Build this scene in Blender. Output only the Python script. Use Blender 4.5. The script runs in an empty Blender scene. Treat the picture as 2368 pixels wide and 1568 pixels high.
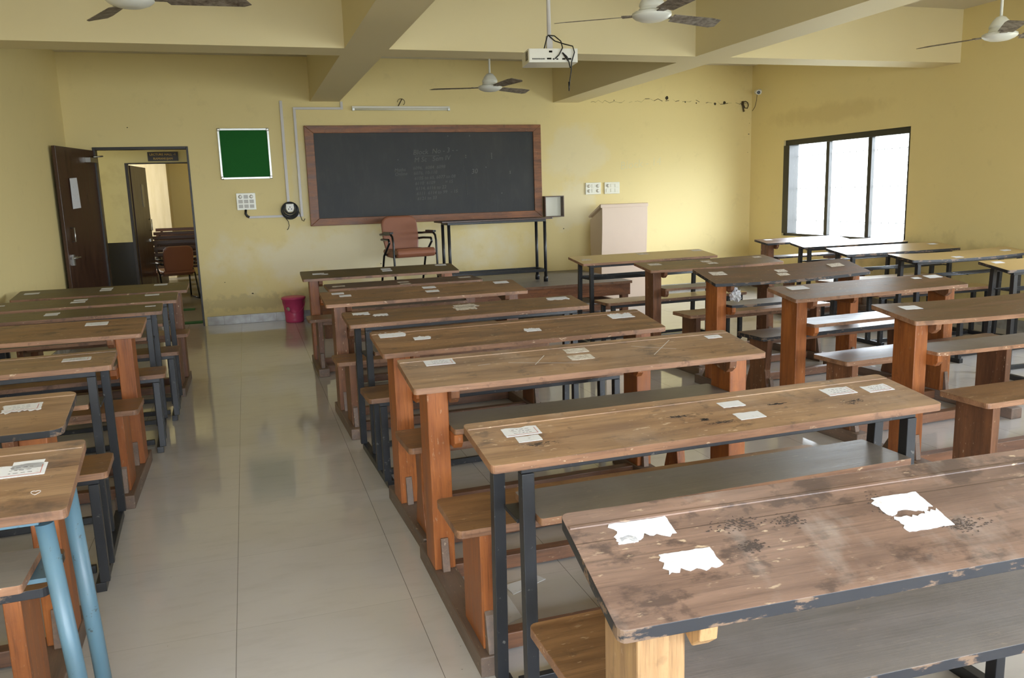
import bpy, bmesh, math, random
from mathutils import Vector, Matrix
SC = bpy.context.scene
COL = SC.collection

# ------------------------------------------------------------------ camera
cd = bpy.data.cameras.new('camera'); cam = bpy.data.objects.new('camera', cd); COL.objects.link(cam)
cd.sensor_width = 36.0; cd.lens = 36.0 * 1879.83 / 2368.0; cd.clip_start = 0.05
_r = Vector((0.95056253, -0.30901664, -0.03065268)); _u = Vector((0.08304284, 0.1578433, 0.98396615)); _f = Vector((0.29922359, 0.93786684, -0.17570155))
m = Matrix.Identity(4)
for i in range(3):
    m[i][0] = _r[i]; m[i][1] = _u[i]; m[i][2] = -_f[i]
m.translation = Vector((0.144, -3.91578, 1.42527))
cam.matrix_world = m
SC.camera = cam
SC.view_settings.view_transform = 'Standard'; SC.view_settings.look = 'None'
SC.view_settings.gamma = 1.0; SC.view_settings.use_curve_mapping = False
SC.view_settings.exposure = 1.28

# ------------------------------------------------------------------ daylight
wd = bpy.data.worlds.new('daylight'); SC.world = wd; wd.use_nodes = True
nt = wd.node_tree; nt.nodes.clear()
out = nt.nodes.new('ShaderNodeOutputWorld'); bg = nt.nodes.new('ShaderNodeBackground')
tc = nt.nodes.new('ShaderNodeTexCoord'); sep = nt.nodes.new('ShaderNodeSeparateXYZ'); cr = nt.nodes.new('ShaderNodeValToRGB')
cr.color_ramp.elements[0].position = 0.42; cr.color_ramp.elements[0].color = (0.34, 0.36, 0.34, 1)
cr.color_ramp.elements[1].position = 0.56; cr.color_ramp.elements[1].color = (0.90, 0.96, 1.06, 1)
ma = nt.nodes.new('ShaderNodeMapRange'); ma.inputs[1].default_value = -1; ma.inputs[2].default_value = 1
nt.links.new(tc.outputs['Generated'], sep.inputs[0]); nt.links.new(sep.outputs[2], ma.inputs[0])
nt.links.new(ma.outputs[0], cr.inputs[0]); nt.links.new(cr.outputs[0], bg.inputs[0])
bg.inputs[1].default_value = 11.0
nt.links.new(bg.outputs[0], out.inputs[0])

YW, XR, XL, ZB, ZC, YB = 6.237, 7.012, -1.653, 2.568, 3.071, -6.0
# window openings: (wall, a0, a1, z0, z1)
WIN_R = [(3.30, 5.49, 0.76, 2.01), (-1.2, 1.0, 0.76, 2.01)]      # right wall, y range
WIN_B_FILL = [(-1.4, 1.8, 0.60, 2.30), (2.2, 6.2, 0.60, 2.30)]                                     # back wall, x range; unseen, added as frontal fill

def area(name, loc, rot, sx, sy, power, color=(1, 1, 1), portal=False):
    l = bpy.data.lights.new(name, 'AREA'); l.shape = 'RECTANGLE'; l.size = sx; l.size_y = sy; l.energy = power; l.color = color
    if portal: l.cycles.is_portal = True
    o = bpy.data.objects.new(name, l); COL.objects.link(o); o.location = loc; o.rotation_euler = rot
    return o
for (a0, a1, z0, z1) in WIN_R:
    area('window_portal', (XR + 0.22, (a0 + a1) / 2, (z0 + z1) / 2), (math.pi / 2, 0, math.pi / 2), a1 - a0, z1 - z0, 1, portal=True)
for (a0, a1, z0, z1) in WIN_B_FILL:
    area('window_portal', ((a0 + a1) / 2, YB - 0.22, (z0 + z1) / 2), (math.pi / 2, 0, 0), a1 - a0, z1 - z0, 1, portal=True)
# the camera's small flash just above the lens
area('camera_flash', (0.13, -3.93, 1.56), cam.matrix_world.to_euler(), 0.05, 0.03, 2.4, (1.0, 0.97, 0.95))
# corridor daylight from the left, and an added lamp to brighten the hall
area('corridor_daylight', (-3.9, 7.3, 1.6), (0, -math.pi / 2, 0), 1.6, 1.6, 15)
area('hall_fill', (-3.1, 12.2, 1.7), (0, -math.pi / 2, 0), 1.4, 1.8, 45)

# ------------------------------------------------------------------ materials
def srgb(r, g, b):
    f = lambda c: (c / 255 / 12.92) if c / 255 <= 0.04045 else ((c / 255 + 0.055) / 1.055) ** 2.4
    return (f(r), f(g), f(b), 1)
class N:
    def __init__(s, name):
        s.m = bpy.data.materials.new(name); s.m.use_nodes = True; s.t = s.m.node_tree; s.p = s.t.nodes['Principled BSDF']
    def n(s, typ, **kw):
        x = s.t.nodes.new(typ)
        for k, v in kw.items(): setattr(x, k, v)
        return x
    def l(s, a, b): s.t.links.new(a, b)
    def noise(s, vec, scale, detail=4, rough=.55):
        x = s.n('ShaderNodeTexNoise'); x.inputs['Scale'].default_value = scale; x.inputs['Detail'].default_value = detail; x.inputs['Roughness'].default_value = rough
        s.l(vec, x.inputs['Vector']); return x.outputs['Fac']
    def ramp(s, fac, a, b, ca=(0, 0, 0, 1), cb=(1, 1, 1, 1)):
        x = s.n('ShaderNodeValToRGB'); e = x.color_ramp.elements
        e[0].position = a; e[0].color = ca; e[1].position = b; e[1].color = cb
        s.l(fac, x.inputs[0]); return x.outputs[0]
    def mix(s, fac, a, b):
        x = s.n('ShaderNodeMix', data_type='RGBA')
        for sock, v in ((x.inputs[0], fac), (x.inputs[6], a), (x.inputs[7], b)):
            if hasattr(v, 'links'): s.l(v, sock)
            else: sock.default_value = v
        return x.outputs[2]
    def math(s, op, a, b=0.0, clamp=False):
        x = s.n('ShaderNodeMath', operation=op, use_clamp=clamp)
        for sock, v in ((x.inputs[0], a), (x.inputs[1], b)):
            if hasattr(v, 'links'): s.l(v, sock)
            else: sock.default_value = v
        return x.outputs[0]
    def objvec(s):
        t = s.n('ShaderNodeTexCoord'); o = s.n('ShaderNodeObjectInfo'); v = s.n('ShaderNodeVectorMath', operation='MULTIPLY_ADD')
        c = s.n('ShaderNodeCombineXYZ'); s.l(o.outputs['Random'], c.inputs[0]); s.l(o.outputs['Random'], c.inputs[1]); s.l(o.outputs['Random'], c.inputs[2])
        s.l(c.outputs[0], v.inputs[0]); v.inputs[1].default_value = (37, 53, 71); s.l(t.outputs['Object'], v.inputs[2]); s.rnd = o.outputs['Random']
        return v.outputs[0]
    def scale(s, vec, sc):
        x = s.n('ShaderNodeVectorMath', operation='MULTIPLY'); s.l(vec, x.inputs[0]); x.inputs[1].default_value = sc; return x.outputs[0]
    def world(s):
        g = s.n('ShaderNodeNewGeometry'); return g.outputs['Position']
    def bump(s, fac, dist=.001, strength=.5):
        b = s.n('ShaderNodeBump'); b.inputs['Distance'].default_value = dist; b.inputs['Strength'].default_value = strength
        s.l(fac, b.inputs['Height']); s.l(b.outputs[0], s.p.inputs['Normal'])
    def base(s, c):
        if hasattr(c, 'links'): s.l(c, s.p.inputs['Base Color'])
        else: s.p.inputs['Base Color'].default_value = c
    def rough(s, v):
        if hasattr(v, 'links'): s.l(v, s.p.inputs['Roughness'])
        else: s.p.inputs['Roughness'].default_value = v
MAT = {}
def plain(name, c, rough=.5, metal=0.0, var=.12, scale=18):
    k = N(name); v = k.objvec(); f = k.noise(v, scale, 3)
    d = tuple(x * (1 - var) for x in c[:3]) + (1,)
    k.base(k.mix(f, c, d)); k.rough(rough); k.p.inputs['Metallic'].default_value = metal
    MAT[name] = k.m; return k.m
def wood(name, light, dark, axis='x', rough=.5, stain=.5, fleck=.5, stainc=(52, 36, 26), fleckc=(205, 180, 150), dust=0.0, rv=.18, seam=False, blot=(.60, .70), smudge=0.0):
    k = N(name); v = k.objvec()
    st = {'x': (1.0, 9, 9), 'y': (9, 1.0, 9), 'z': (9, 9, 1.0)}[axis]
    sv = k.scale(v, st)
    g1 = k.noise(sv, 2.2, 6, .65); g2 = k.noise(k.scale(v, tuple(q * 2.6 if q > 1 else .7 for q in st)), 7.0, 4, .7)
    col = k.mix(k.ramp(g1, .34, .68), srgb(*dark), srgb(*light))
    lines = k.ramp(g2, .52, .70)
    dk = tuple(c * .62 for c in dark)
    col = k.mix(k.math('MULTIPLY', lines, .55), col, srgb(*dk))
    if stain:
        s1 = k.noise(k.scale(v, (1.0, 1.8, 1.0)), 6.0, 6, .66)
        col = k.mix(k.math('MULTIPLY', k.ramp(s1, *blot), stain), col, srgb(*stainc))
        s2 = k.noise(v, 17.0, 4, .6)
        col = k.mix(k.math('MULTIPLY', k.ramp(s2, .62, .69), stain * .8), col, srgb(*stainc))
    if fleck:
        s3 = k.noise(k.scale(v, tuple(1 if q > 1 else .35 for q in st)), 85.0, 3, .6)
        s4 = k.noise(v, 4.0, 2)
        col = k.mix(k.math('MULTIPLY', k.math('MULTIPLY', k.ramp(s3, .64, .70), k.ramp(s4, .42, .6)), fleck), col, srgb(*fleckc))
    if dust:
        s5 = k.noise(v, 3.0, 4); col = k.mix(k.math('MULTIPLY', k.ramp(s5, .2, .7), dust), col, srgb(152, 147, 145))
    if smudge:
        s6 = k.noise(k.scale(v, (1.6, 1, 1)), 4.2, 5, .6); col = k.mix(k.math('MULTIPLY', k.ramp(s6, .56, .72), smudge), col, srgb(196, 186, 178))
    big = k.noise(v, 1.7, 3); col = k.mix(k.math('MULTIPLY', k.ramp(big, .35, .65), .22), col, srgb(*dark))
    if seam:
        t2 = k.n('ShaderNodeTexCoord'); sp_ = k.n('ShaderNodeSeparateXYZ'); k.l(t2.outputs['Object'], sp_.inputs[0])
        y0 = k.math('ADD', k.math('MULTIPLY', k.rnd, .08), .17); dd = k.math('ABSOLUTE', k.math('SUBTRACT', sp_.outputs[1], y0))
        col = k.mix(k.math('MULTIPLY', k.math('LESS_THAN', dd, .0011), .6), col, srgb(44, 30, 20))
    # every board its own tone
    hs = k.n('ShaderNodeHueSaturation'); mr = k.n('ShaderNodeMapRange'); mr.inputs[3].default_value = 1 - rv; mr.inputs[4].default_value = 1 + rv
    k.l(k.rnd, mr.inputs[0]); k.l(mr.outputs[0], hs.inputs['Value']); k.l(col, hs.inputs['Color'])
    k.base(hs.outputs[0])
    rr = k.math('ADD', k.math('MULTIPLY', k.ramp(g1, .3, .8), .16), rough - .08); k.rough(rr)
    k.bump(g2, .0012, .35)
    MAT[name] = k.m; return k.m
wood('desk_top_brown', (156, 116, 78), (98, 68, 44), 'x', .42, .7, .8, dust=.12, seam=True, blot=(.57, .68))
wood('desk_top_olive', (134, 106, 72), (84, 64, 42), 'x', .42, .6, .5, blot=(.58, .70))
wood('desk_top_dark_olive', (112, 94, 62), (72, 60, 38), 'x', .40, .6, .5, blot=(.58, .70))  # darker olive tone for some of the tops
wood('desk_top_dark', (118, 84, 62), (72, 50, 38), 'x', .36, .6, .5, blot=(.58, .70))
wood('desk_top_pale', (178, 142, 104), (122, 88, 60), 'x', .45, .7, 1.0, dust=.28, seam=True, blot=(.57, .67), smudge=.15)
wood('desk_top_grey', (152, 120, 102), (100, 74, 62), 'x', .45, .85, 1.0, (62, 42, 36), dust=.2, seam=True, blot=(.53, .60), smudge=.4)
wood('shelf_dusty', (134, 120, 112), (98, 88, 82), 'x', .40, .35, .35, (60, 52, 48), dust=.6)
wood('seat_brown', (150, 112, 76), (104, 74, 48), 'x', .38, .4, .7)
wood('edge_brown', (164, 122, 92), (112, 78, 56), 'x', .5, .5, 1.0, blot=(.56, .64))
wood('leg_orange', (172, 102, 48), (124, 68, 32), 'z', .42, .25, .35)
wood('leg_brown', (140, 92, 60), (96, 62, 42), 'z', .45, .3, .9)
wood('leg_pale', (188, 152, 108), (140, 104, 70), 'z', .45, .3, .5)
wood('runner_brown', (128, 96, 72), (88, 66, 50), 'y', .55, .3, .9, dust=.35)
wood('stretcher_brown', (140, 92, 60), (94, 62, 42), 'x', .5, .3, .5, dust=.15)
wood('frame_teak', (152, 96, 56), (98, 58, 32), 'x', .45, .5, .25)
wood('door_brown', (78, 52, 40), (58, 38, 30), 'z', .35, .15, .0)

wood('platform_top', (138, 132, 128), (116, 108, 104), 'x', .5, .2, .2, dust=.5)
wood('hall_bench', (92, 58, 38), (60, 36, 24), 'x', .4, .2, .1)
def metal_paint(name, c, chip, amt=.6, rough=.38, sc=40, th=.64):
    k = N(name); v = k.objvec(); f = k.noise(k.scale(v, (1, 1, 1) if th > .6 else (.35, 1, 1)), sc, 5, .65); g = k.noise(v, 7, 3)
    col = k.mix(k.math('MULTIPLY', k.ramp(g, .4, .75), .35), c, tuple(q * .6 + .02 for q in c[:3]) + (1,))
    k.base(k.mix(k.math('MULTIPLY', k.ramp(f, th, th + .05), amt), col, chip)); k.rough(rough); MAT[name] = k.m
metal_paint('metal_black', srgb(34, 35, 39), srgb(120, 118, 112), .55)
metal_paint('metal_blue', srgb(84, 114, 130), srgb(60, 64, 62), .8, .4)
metal_paint('edge_black', srgb(32, 33, 38), srgb(124, 100, 80), .8, .5, 30, .54)
plain('laminate_ochre', srgb(182, 154, 104), .30, var=.10, scale=5)
plain('podium_cream', srgb(222, 200, 180), .4, var=.08, scale=5)
plain('plastic_white', srgb(225, 222, 212), .3, var=.05)
plain('trunking_white', srgb(205, 200, 198), .4, var=.06)
plain('plate_cream', srgb(232, 230, 214), .25, var=.04)
plain('module_grey', srgb(170, 164, 150), .3, var=.1)
plain('cable_black', srgb(22, 22, 22), .4)
plain('cable_brown', srgb(70, 54, 28), .5)
plain('vinyl_brown', srgb(152, 98, 74), .42, var=.15, scale=6)
plain('frame_black', srgb(24, 24, 26), .3)
plain('bucket_pink', srgb(208, 72, 122), .38, var=.08)
plain('aluminium', srgb(200, 202, 200), .35, .85)
plain('steel', srgb(190, 188, 182), .28, .9)
plain('fan_white', srgb(226, 226, 220), .35, var=.05)
plain('felt_green', srgb(26, 104, 40), .95, var=.25, scale=90)
plain('mat_green', srgb(40, 98, 44), .95, var=.25, scale=60)
plain('sign_black', srgb(30, 20, 16), .4)
plain('letter_gold', srgb(214, 176, 66), .4)
plain('lens_black', srgb(12, 12, 14), .12)
plain('window_black', srgb(40, 38, 36), .3, var=.2)
plain('dado_black', srgb(20, 20, 21), .25, var=.2, scale=4)
plain('grille_grey', srgb(200, 205, 205), .5)
plain('tube_glass', srgb(225, 222, 205), .25)
plain('hole_dark', srgb(60, 52, 34), .9)
plain('chalk_faint', srgb(112, 113, 110), .95, var=.35, scale=60)
plain('chalk_wall', srgb(226, 214, 168), .95)
plain('ink', srgb(74, 66, 62), .8)
plain('glue_dark', srgb(78, 66, 60), .8)
plain('red_border', srgb(196, 110, 104), .7)
plain('corridor_stone', srgb(128, 122, 112), .3, var=.2, scale=5)
def dirty_blade():
    k = N('fan_blade_dirty'); v = k.objvec(); f = k.noise(v, 22, 6, .7); g = k.noise(k.scale(v, (1, 1, 1)), 5, 3)
    k.base(k.mix(k.ramp(f, .35, .62), srgb(78, 62, 50), srgb(150, 140, 128))); k.rough(.6); MAT['fan_blade_dirty'] = k.m
dirty_blade()
def paper():
    k = N('paper_white'); v = k.objvec(); f = k.noise(v, 55, 5, .7)
    k.base(k.mix(k.math('MULTIPLY', k.ramp(f, .58, .68), .45), srgb(212, 212, 216), srgb(160, 144, 130))); k.rough(.75); MAT['paper_white'] = k.m
    k = N('paper_worn'); v = k.objvec(); f = k.noise(v, 75, 5, .7)
    k.base(k.mix(k.math('MULTIPLY', k.ramp(f, .46, .62), .6), srgb(206, 198, 186), srgb(140, 116, 92))); k.rough(.8); MAT['paper_worn'] = k.m
paper()
def smear(k, pos, cx, cz, rx, rz, comp=0, jag=.35, freq=3.0, soft=.25):
    s = k.n('ShaderNodeSeparateXYZ'); k.l(pos, s.inputs[0])
    a = k.math('DIVIDE', k.math('SUBTRACT', s.outputs[comp], cx), rx); b = k.math('DIVIDE', k.math('SUBTRACT', s.outputs[2], cz), rz)
    d = k.math('SQRT', k.math('ADD', k.math('MULTIPLY', a, a), k.math('MULTIPLY', b, b)))
    nz = k.noise(pos, freq, 5, .6)
    d = k.math('ADD', d, k.math('MULTIPLY', k.math('SUBTRACT', nz, .5), jag * 4))
    return k.ramp(d, 1 - soft, 1 + soft, (1, 1, 1, 1), (0, 0, 0, 1))
YEL = srgb(228, 209, 150)
def paint(name, extra=None):
    k = N(name); pos = k.world(); a = k.noise(pos, .9, 5, .6); b = k.noise(pos, 6, 5, .65)
    col = k.mix(k.math('MULTIPLY', k.ramp(a, .35, .7), .30), YEL, srgb(218, 202, 146))
    col = k.mix(k.math('MULTIPLY', k.ramp(b, .60, .72), .22), col, srgb(202, 184, 132))
    if extra: col = extra(k, pos, col)
    k.base(col); k.rough(.62); k.bump(k.noise(pos, 30, 3), .002, .25); MAT[name] = k.m
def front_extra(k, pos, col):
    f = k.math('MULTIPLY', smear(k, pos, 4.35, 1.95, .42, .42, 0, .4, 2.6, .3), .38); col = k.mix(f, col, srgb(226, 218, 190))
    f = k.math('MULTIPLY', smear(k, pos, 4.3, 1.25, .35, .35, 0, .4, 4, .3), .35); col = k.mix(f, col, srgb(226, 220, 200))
    f = k.math('MULTIPLY', smear(k, pos, .8, 1.6, .10, .55, 0, .5, 4, .3), .25); col = k.mix(f, col, srgb(226, 220, 200))
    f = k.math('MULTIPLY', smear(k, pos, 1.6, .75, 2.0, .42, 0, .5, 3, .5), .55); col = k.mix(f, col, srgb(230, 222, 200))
    f = k.math('MULTIPLY', smear(k, pos, .1, .25, .9, .10, 0, .6, 9, .4), .30); col = k.mix(f, col, srgb(150, 138, 110))
    return col
def right_extra(k, pos, col):
    f = k.math('MULTIPLY', smear(k, pos, 4.6, 2.28, 1.2, .14, 1, .35, 3.5, .5), .26); col = k.mix(f, col, srgb(176, 148, 92))
    f = k.math('MULTIPLY', smear(k, pos, 2.6, .5, 1.6, .35, 1, .6, 5, .5), .28); col = k.mix(f, col, srgb(150, 132, 88))
    return col
paint('wall_paint'); paint('wall_paint_front', front_extra); paint('wall_paint_right', right_extra)
def ceil():
    k = N('beam_bounce_paint'); pos = k.world(); a = k.noise(pos, 1.2, 5, .6)  # wall yellow made greyer: floor light on the soffits put into the colour
    k.base(k.mix(k.math('MULTIPLY', a, .3), srgb(225, 210, 166), srgb(211, 198, 160))); k.rough(.65); MAT['beam_bounce_paint'] = k.m
    k = N('ceiling_paint'); pos = k.world(); a = k.noise(pos, 1.2, 5, .6)
    k.base(k.mix(k.math('MULTIPLY', a, .3), srgb(214, 206, 186), srgb(200, 190, 168))); k.rough(.7); MAT['ceiling_paint'] = k.m
    k = N('hall_paint'); k.base(srgb(236, 222, 176)); k.rough(.6); MAT['hall_paint'] = k.m
    k = N('hall_lit_cream'); pos = k.world(); k.base(k.mix(k.noise(k.scale(pos, (6, 6, .6)), 3, 4), srgb(220, 208, 176), srgb(186, 170, 128))); k.rough(.4); MAT['hall_lit_cream'] = k.m  # bright daylight streaks of the hall wall put into the colour
    k = N('corridor_paint'); pos = k.world(); a = k.noise(pos, 4, 5, .6); k.base(k.mix(k.math('MULTIPLY', k.ramp(a, .5, .7), .4), srgb(206, 194, 136), srgb(176, 160, 110))); k.rough(.5); MAT['corridor_paint'] = k.m
ceil()
def tiles():
    k = N('floor_tiles'); pos = k.world(); s = k.n('ShaderNodeSeparateXYZ'); k.l(pos, s.inputs[0])
    def joint(c):
        q = k.math('DIVIDE', c, .6); fr = k.math('FRACT', k.math('ADD', q, 100.5)); d = k.math('ABSOLUTE', k.math('SUBTRACT', fr, .5))
        return k.math('LESS_THAN', d, .0017)
    jx = joint(s.outputs[0]); jy = k.math('MULTIPLY', joint(s.outputs[1]), .35); j = k.math('MAXIMUM', jx, jy)
    # each tile slightly different
    fx = k.math('FLOOR', k.math('DIVIDE', s.outputs[0], .6)); fy = k.math('FLOOR', k.math('DIVIDE', s.outputs[1], .6))
    wn = k.n('ShaderNodeTexWhiteNoise', noise_dimensions='2D'); c = k.n('ShaderNodeCombineXYZ'); k.l(fx, c.inputs[0]); k.l(fy, c.inputs[1]); k.l(c.outputs[0], wn.inputs[0])
    a = k.noise(pos, 1.6, 5, .6); b = k.noise(k.scale(pos, (1, 3, 1)), 5, 5, .6)
    col = k.mix(k.math('MULTIPLY', a, .5), srgb(204, 199, 196), srgb(188, 183, 180))
    col = k.mix(k.math('MULTIPLY', k.ramp(b, .5, .75), .35), col, srgb(176, 170, 165))
    col = k.mix(k.math('MULTIPLY', wn.outputs[0], .12), col, srgb(168, 162, 157))
    d2 = k.noise(pos, 34, 3); col = k.mix(k.math('MULTIPLY', k.ramp(d2, .74, .77), .6), col, srgb(110, 98, 84))
    col = k.mix(k.math('MULTIPLY', j, .75), col, srgb(70, 62, 52))
    k.base(col); k.rough(k.math('ADD', k.math('MULTIPLY', k.ramp(a, .3, .8), .07), .055)); k.p.inputs['Specular IOR Level'].default_value = .5
    k.p.inputs['Coat Weight'].default_value = .0
    MAT['floor_tiles'] = k.m
tiles()
def board():
    k = N('slate_black'); pos = k.world(); a = k.noise(pos, 1.8, 5, .6); b = k.noise(k.scale(pos, (3, 1, .8)), 4, 5, .7)
    col = k.mix(k.ramp(a, .35, .7), srgb(32, 35, 39), srgb(46, 46, 45)); col = k.mix(k.math('MULTIPLY', k.ramp(b, .5, .75), .35), col, srgb(64, 65, 62))
    k.base(col); k.rough(.55); MAT['slate_black'] = k.m
    k = N('skirting_stone'); pos = k.world(); br = k.n('ShaderNodeTexNoise'); br.inputs['Scale'].default_value = 9; k.l(pos, br.inputs['Vector'])
    s = k.n('ShaderNodeSeparateXYZ'); k.l(pos, s.inputs[0]); fr = k.math('FRACT', k.math('DIVIDE', k.math('ADD', s.outputs[0], 100.1), .3))
    j = k.math('LESS_THAN', fr, .015)
    col = k.mix(k.ramp(br.outputs['Fac'], .35, .65), srgb(176, 174, 172), srgb(146, 142, 136)); col = k.mix(k.math('MULTIPLY', j, .5), col, srgb(90, 84, 76)); k.base(col); k.rough(.25); MAT['skirting_stone'] = k.m
    m2 = bpy.data.materials.new('window_glass'); m2.use_nodes = True; t = m2.node_tree; t.nodes.clear()
    o = t.nodes.new('ShaderNodeOutputMaterial'); mx = t.nodes.new('ShaderNodeMixShader'); tr = t.nodes.new('ShaderNodeBsdfTransparent'); gl = t.nodes.new('ShaderNodeBsdfGlossy')
    gl.inputs['Roughness'].default_value = .03; tr.inputs[0].default_value = (.93, .95, .95, 1); lw = t.nodes.new('ShaderNodeLayerWeight'); pw = t.nodes.new('ShaderNodeMath'); pw.operation = 'POWER'; pw.inputs[1].default_value = 5.0; fr = t.nodes.new('ShaderNodeMath'); fr.operation = 'MULTIPLY_ADD'; fr.inputs[1].default_value = .9; fr.inputs[2].default_value = .04
    t.links.new(lw.outputs['Facing'], pw.inputs[0]); t.links.new(pw.outputs[0], fr.inputs[0]); t.links.new(fr.outputs[0], mx.inputs[0]); t.links.new(tr.outputs[0], mx.inputs[1]); t.links.new(gl.outputs[0], mx.inputs[2]); t.links.new(mx.outputs[0], o.inputs[0]); MAT['window_glass'] = m2
board()

# ------------------------------------------------------------------ mesh helpers
def box(bm, x0, x1, y0, y1, z0, z1, mi=0):
    v = [bm.verts.new(p) for p in ((x0, y0, z0), (x1, y0, z0), (x1, y1, z0), (x0, y1, z0), (x0, y0, z1), (x1, y0, z1), (x1, y1, z1), (x0, y1, z1))]
    for f in ((0, 3, 2, 1), (4, 5, 6, 7), (0, 1, 5, 4), (1, 2, 6, 5), (2, 3, 7, 6), (3, 0, 4, 7)):
        bm.faces.new([v[i] for i in f]).material_index = mi
def hexa(bm, lo, hi, mi=0):
    v = [bm.verts.new(p) for p in list(lo) + list(hi)]; n = len(lo)
    bm.faces.new([v[i] for i in range(n - 1, -1, -1)]).material_index = mi
    bm.faces.new([v[n + i] for i in range(n)]).material_index = mi
    for i in range(n):
        j = (i + 1) % n; bm.faces.new([v[i], v[j], v[n + j], v[n + i]]).material_index = mi
def prism_x(bm, prof, x0, x1, mi=0):      # prof: (y, z) points
    hexa(bm, [(x0, y, z) for y, z in prof], [(x1, y, z) for y, z in prof], mi)
def prism_y(bm, prof, y0, y1, mi=0):      # prof: (x, z)
    hexa(bm, [(x, y0, z) for x, z in prof], [(x, y1, z) for x, z in prof], mi)
def prism_z(bm, prof, z0, z1, mi=0):
    hexa(bm, [(x, y, z0) for x, y in prof], [(x, y, z1) for x, y in prof], mi)
def tube(bm, pts, r, seg=8, mi=0, closed=False):
    pts = [Vector(p) for p in pts]; rings = []; n = len(pts)
    prev = None
    for i, p in enumerate(pts):
        if closed: t = (pts[(i + 1) % n] - pts[i - 1]).normalized()
        else: t = (pts[min(i + 1, n - 1)] - pts[max(i - 1, 0)]).normalized()
        if prev is None:
            a = Vector((0, 0, 1)) if abs(t.z) < .9 else Vector((1, 0, 0)); a = (a - t * a.dot(t)).normalized()
        else: a = (prev - t * prev.dot(t)).normalized()
        prev = a; b = t.cross(a); rr = r[i] if isinstance(r, (list, tuple)) else r
        rings.append([bm.verts.new(p + (a * math.cos(2 * math.pi * k / seg) + b * math.sin(2 * math.pi * k / seg)) * rr) for k in range(seg)])
    m_ = n if closed else n - 1
    for i in range(m_):
        A, B = rings[i], rings[(i + 1) % n]
        for k in range(seg):
            f = bm.faces.new([A[k], A[(k + 1) % seg], B[(k + 1) % seg], B[k]]); f.material_index = mi; f.smooth = True
    if not closed:
        bm.faces.new(rings[0][::-1]).material_index = mi; bm.faces.new(rings[-1]).material_index = mi
def lathe(bm, prof, seg=24, c=(0, 0, 0), mi=0, sx=1, sy=1):
    rings = []
    for r, z in prof:
        rings.append([bm.verts.new((c[0] + sx * max(r, 1e-4) * math.cos(2 * math.pi * k / seg), c[1] + sy * max(r, 1e-4) * math.sin(2 * math.pi * k / seg), c[2] + z)) for k in range(seg)])
    for A, B in zip(rings, rings[1:]):
        for k in range(seg):
            f = bm.faces.new([A[k], A[(k + 1) % seg], B[(k + 1) % seg], B[k]]); f.material_index = mi; f.smooth = True
    bm.faces.new(rings[0][::-1]).material_index = mi; bm.faces.new(rings[-1]).material_index = mi
def plank(bm, x0, x1, y0, y1, zt, th, r=.015, zf=None, nx=1, te=0, be=0):
    """board with rounded corners; zf(x, y) adds to the height; te: material index of the top, be: of the edges"""
    zf = zf or (lambda x, y: 0.0); cols = []
    k = 4
    for i in range(k + 1):
        a = math.pi / 2 * i / k; cols.append((x0 + r - r * math.cos(a), r - r * math.sin(a)))
    for i in range(1, nx): cols.append((x0 + r + (x1 - x0 - 2 * r) * i / nx, 0))
    for i in range(k + 1):
        a = math.pi / 2 * (1 - i / k); cols.append((x1 - r + r * math.cos(a), r - r * math.sin(a)))
    T = []; B = []
    for x, ins in cols:
        ya, yb = y0 + ins, y1 - ins
        T.append((bm.verts.new((x, ya, zt + zf(x, ya))), bm.verts.new((x, yb, zt + zf(x, yb)))))
        B.append((bm.verts.new((x, ya, zt - th + zf(x, ya))), bm.verts.new((x, yb, zt - th + zf(x, yb)))))
    for i in range(len(cols) - 1):
        bm.faces.new([T[i][0], T[i + 1][0], T[i + 1][1], T[i][1]]).material_index = te
        bm.faces.new([B[i][0], B[i][1], B[i + 1][1], B[i + 1][0]]).material_index = be
        bm.faces.new([B[i][0], B[i + 1][0], T[i + 1][0], T[i][0]]).material_index = be
        bm.faces.new([B[i][1], T[i][1], T[i + 1][1], B[i + 1][1]]).material_index = be
    bm.faces.new([B[0][0], T[0][0], T[0][1], B[0][1]]).material_index = be
    bm.faces.new([B[-1][0], B[-1][1], T[-1][1], T[-1][0]]).material_index = be
def obj(name, bm, mats, parent=None, bevel=0.0, loc=None):
    bmesh.ops.recalc_face_normals(bm, faces=bm.faces)
    me = bpy.data.meshes.new(name); bm.to_mesh(me); bm.free()
    for mm in ([mats] if isinstance(mats, str) else mats): me.materials.append(MAT[mm])
    o = bpy.data.objects.new(name, me); COL.objects.link(o)
    if parent: o.parent = parent
    if loc: o.location = loc
    if bevel:
        b = o.modifiers.new('bevel', 'BEVEL'); b.width = bevel; b.segments = 2; b.limit_method = 'ANGLE'; b.angle_limit = math.radians(50)
    return o
def BM(): return bmesh.new()
def thing(name, label, cat, loc=(0, 0, 0), rz=0.0, group=None):
    o = bpy.data.objects.new(name, None); COL.objects.link(o); o.location = loc; o.rotation_euler = (0, 0, rz); o.empty_display_size = .1
    o['label'] = label; o['category'] = cat
    if group: o['group'] = group
    return o
def tag(o, label, cat, group=None):
    o['label'] = label; o['category'] = cat
    if group: o['group'] = group
    return o
def struct(name, bm, mats, parent=None, bevel=0):
    o = obj(name, bm, mats, parent, bevel)
    if not parent: o['kind'] = 'structure'
    return o
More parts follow.
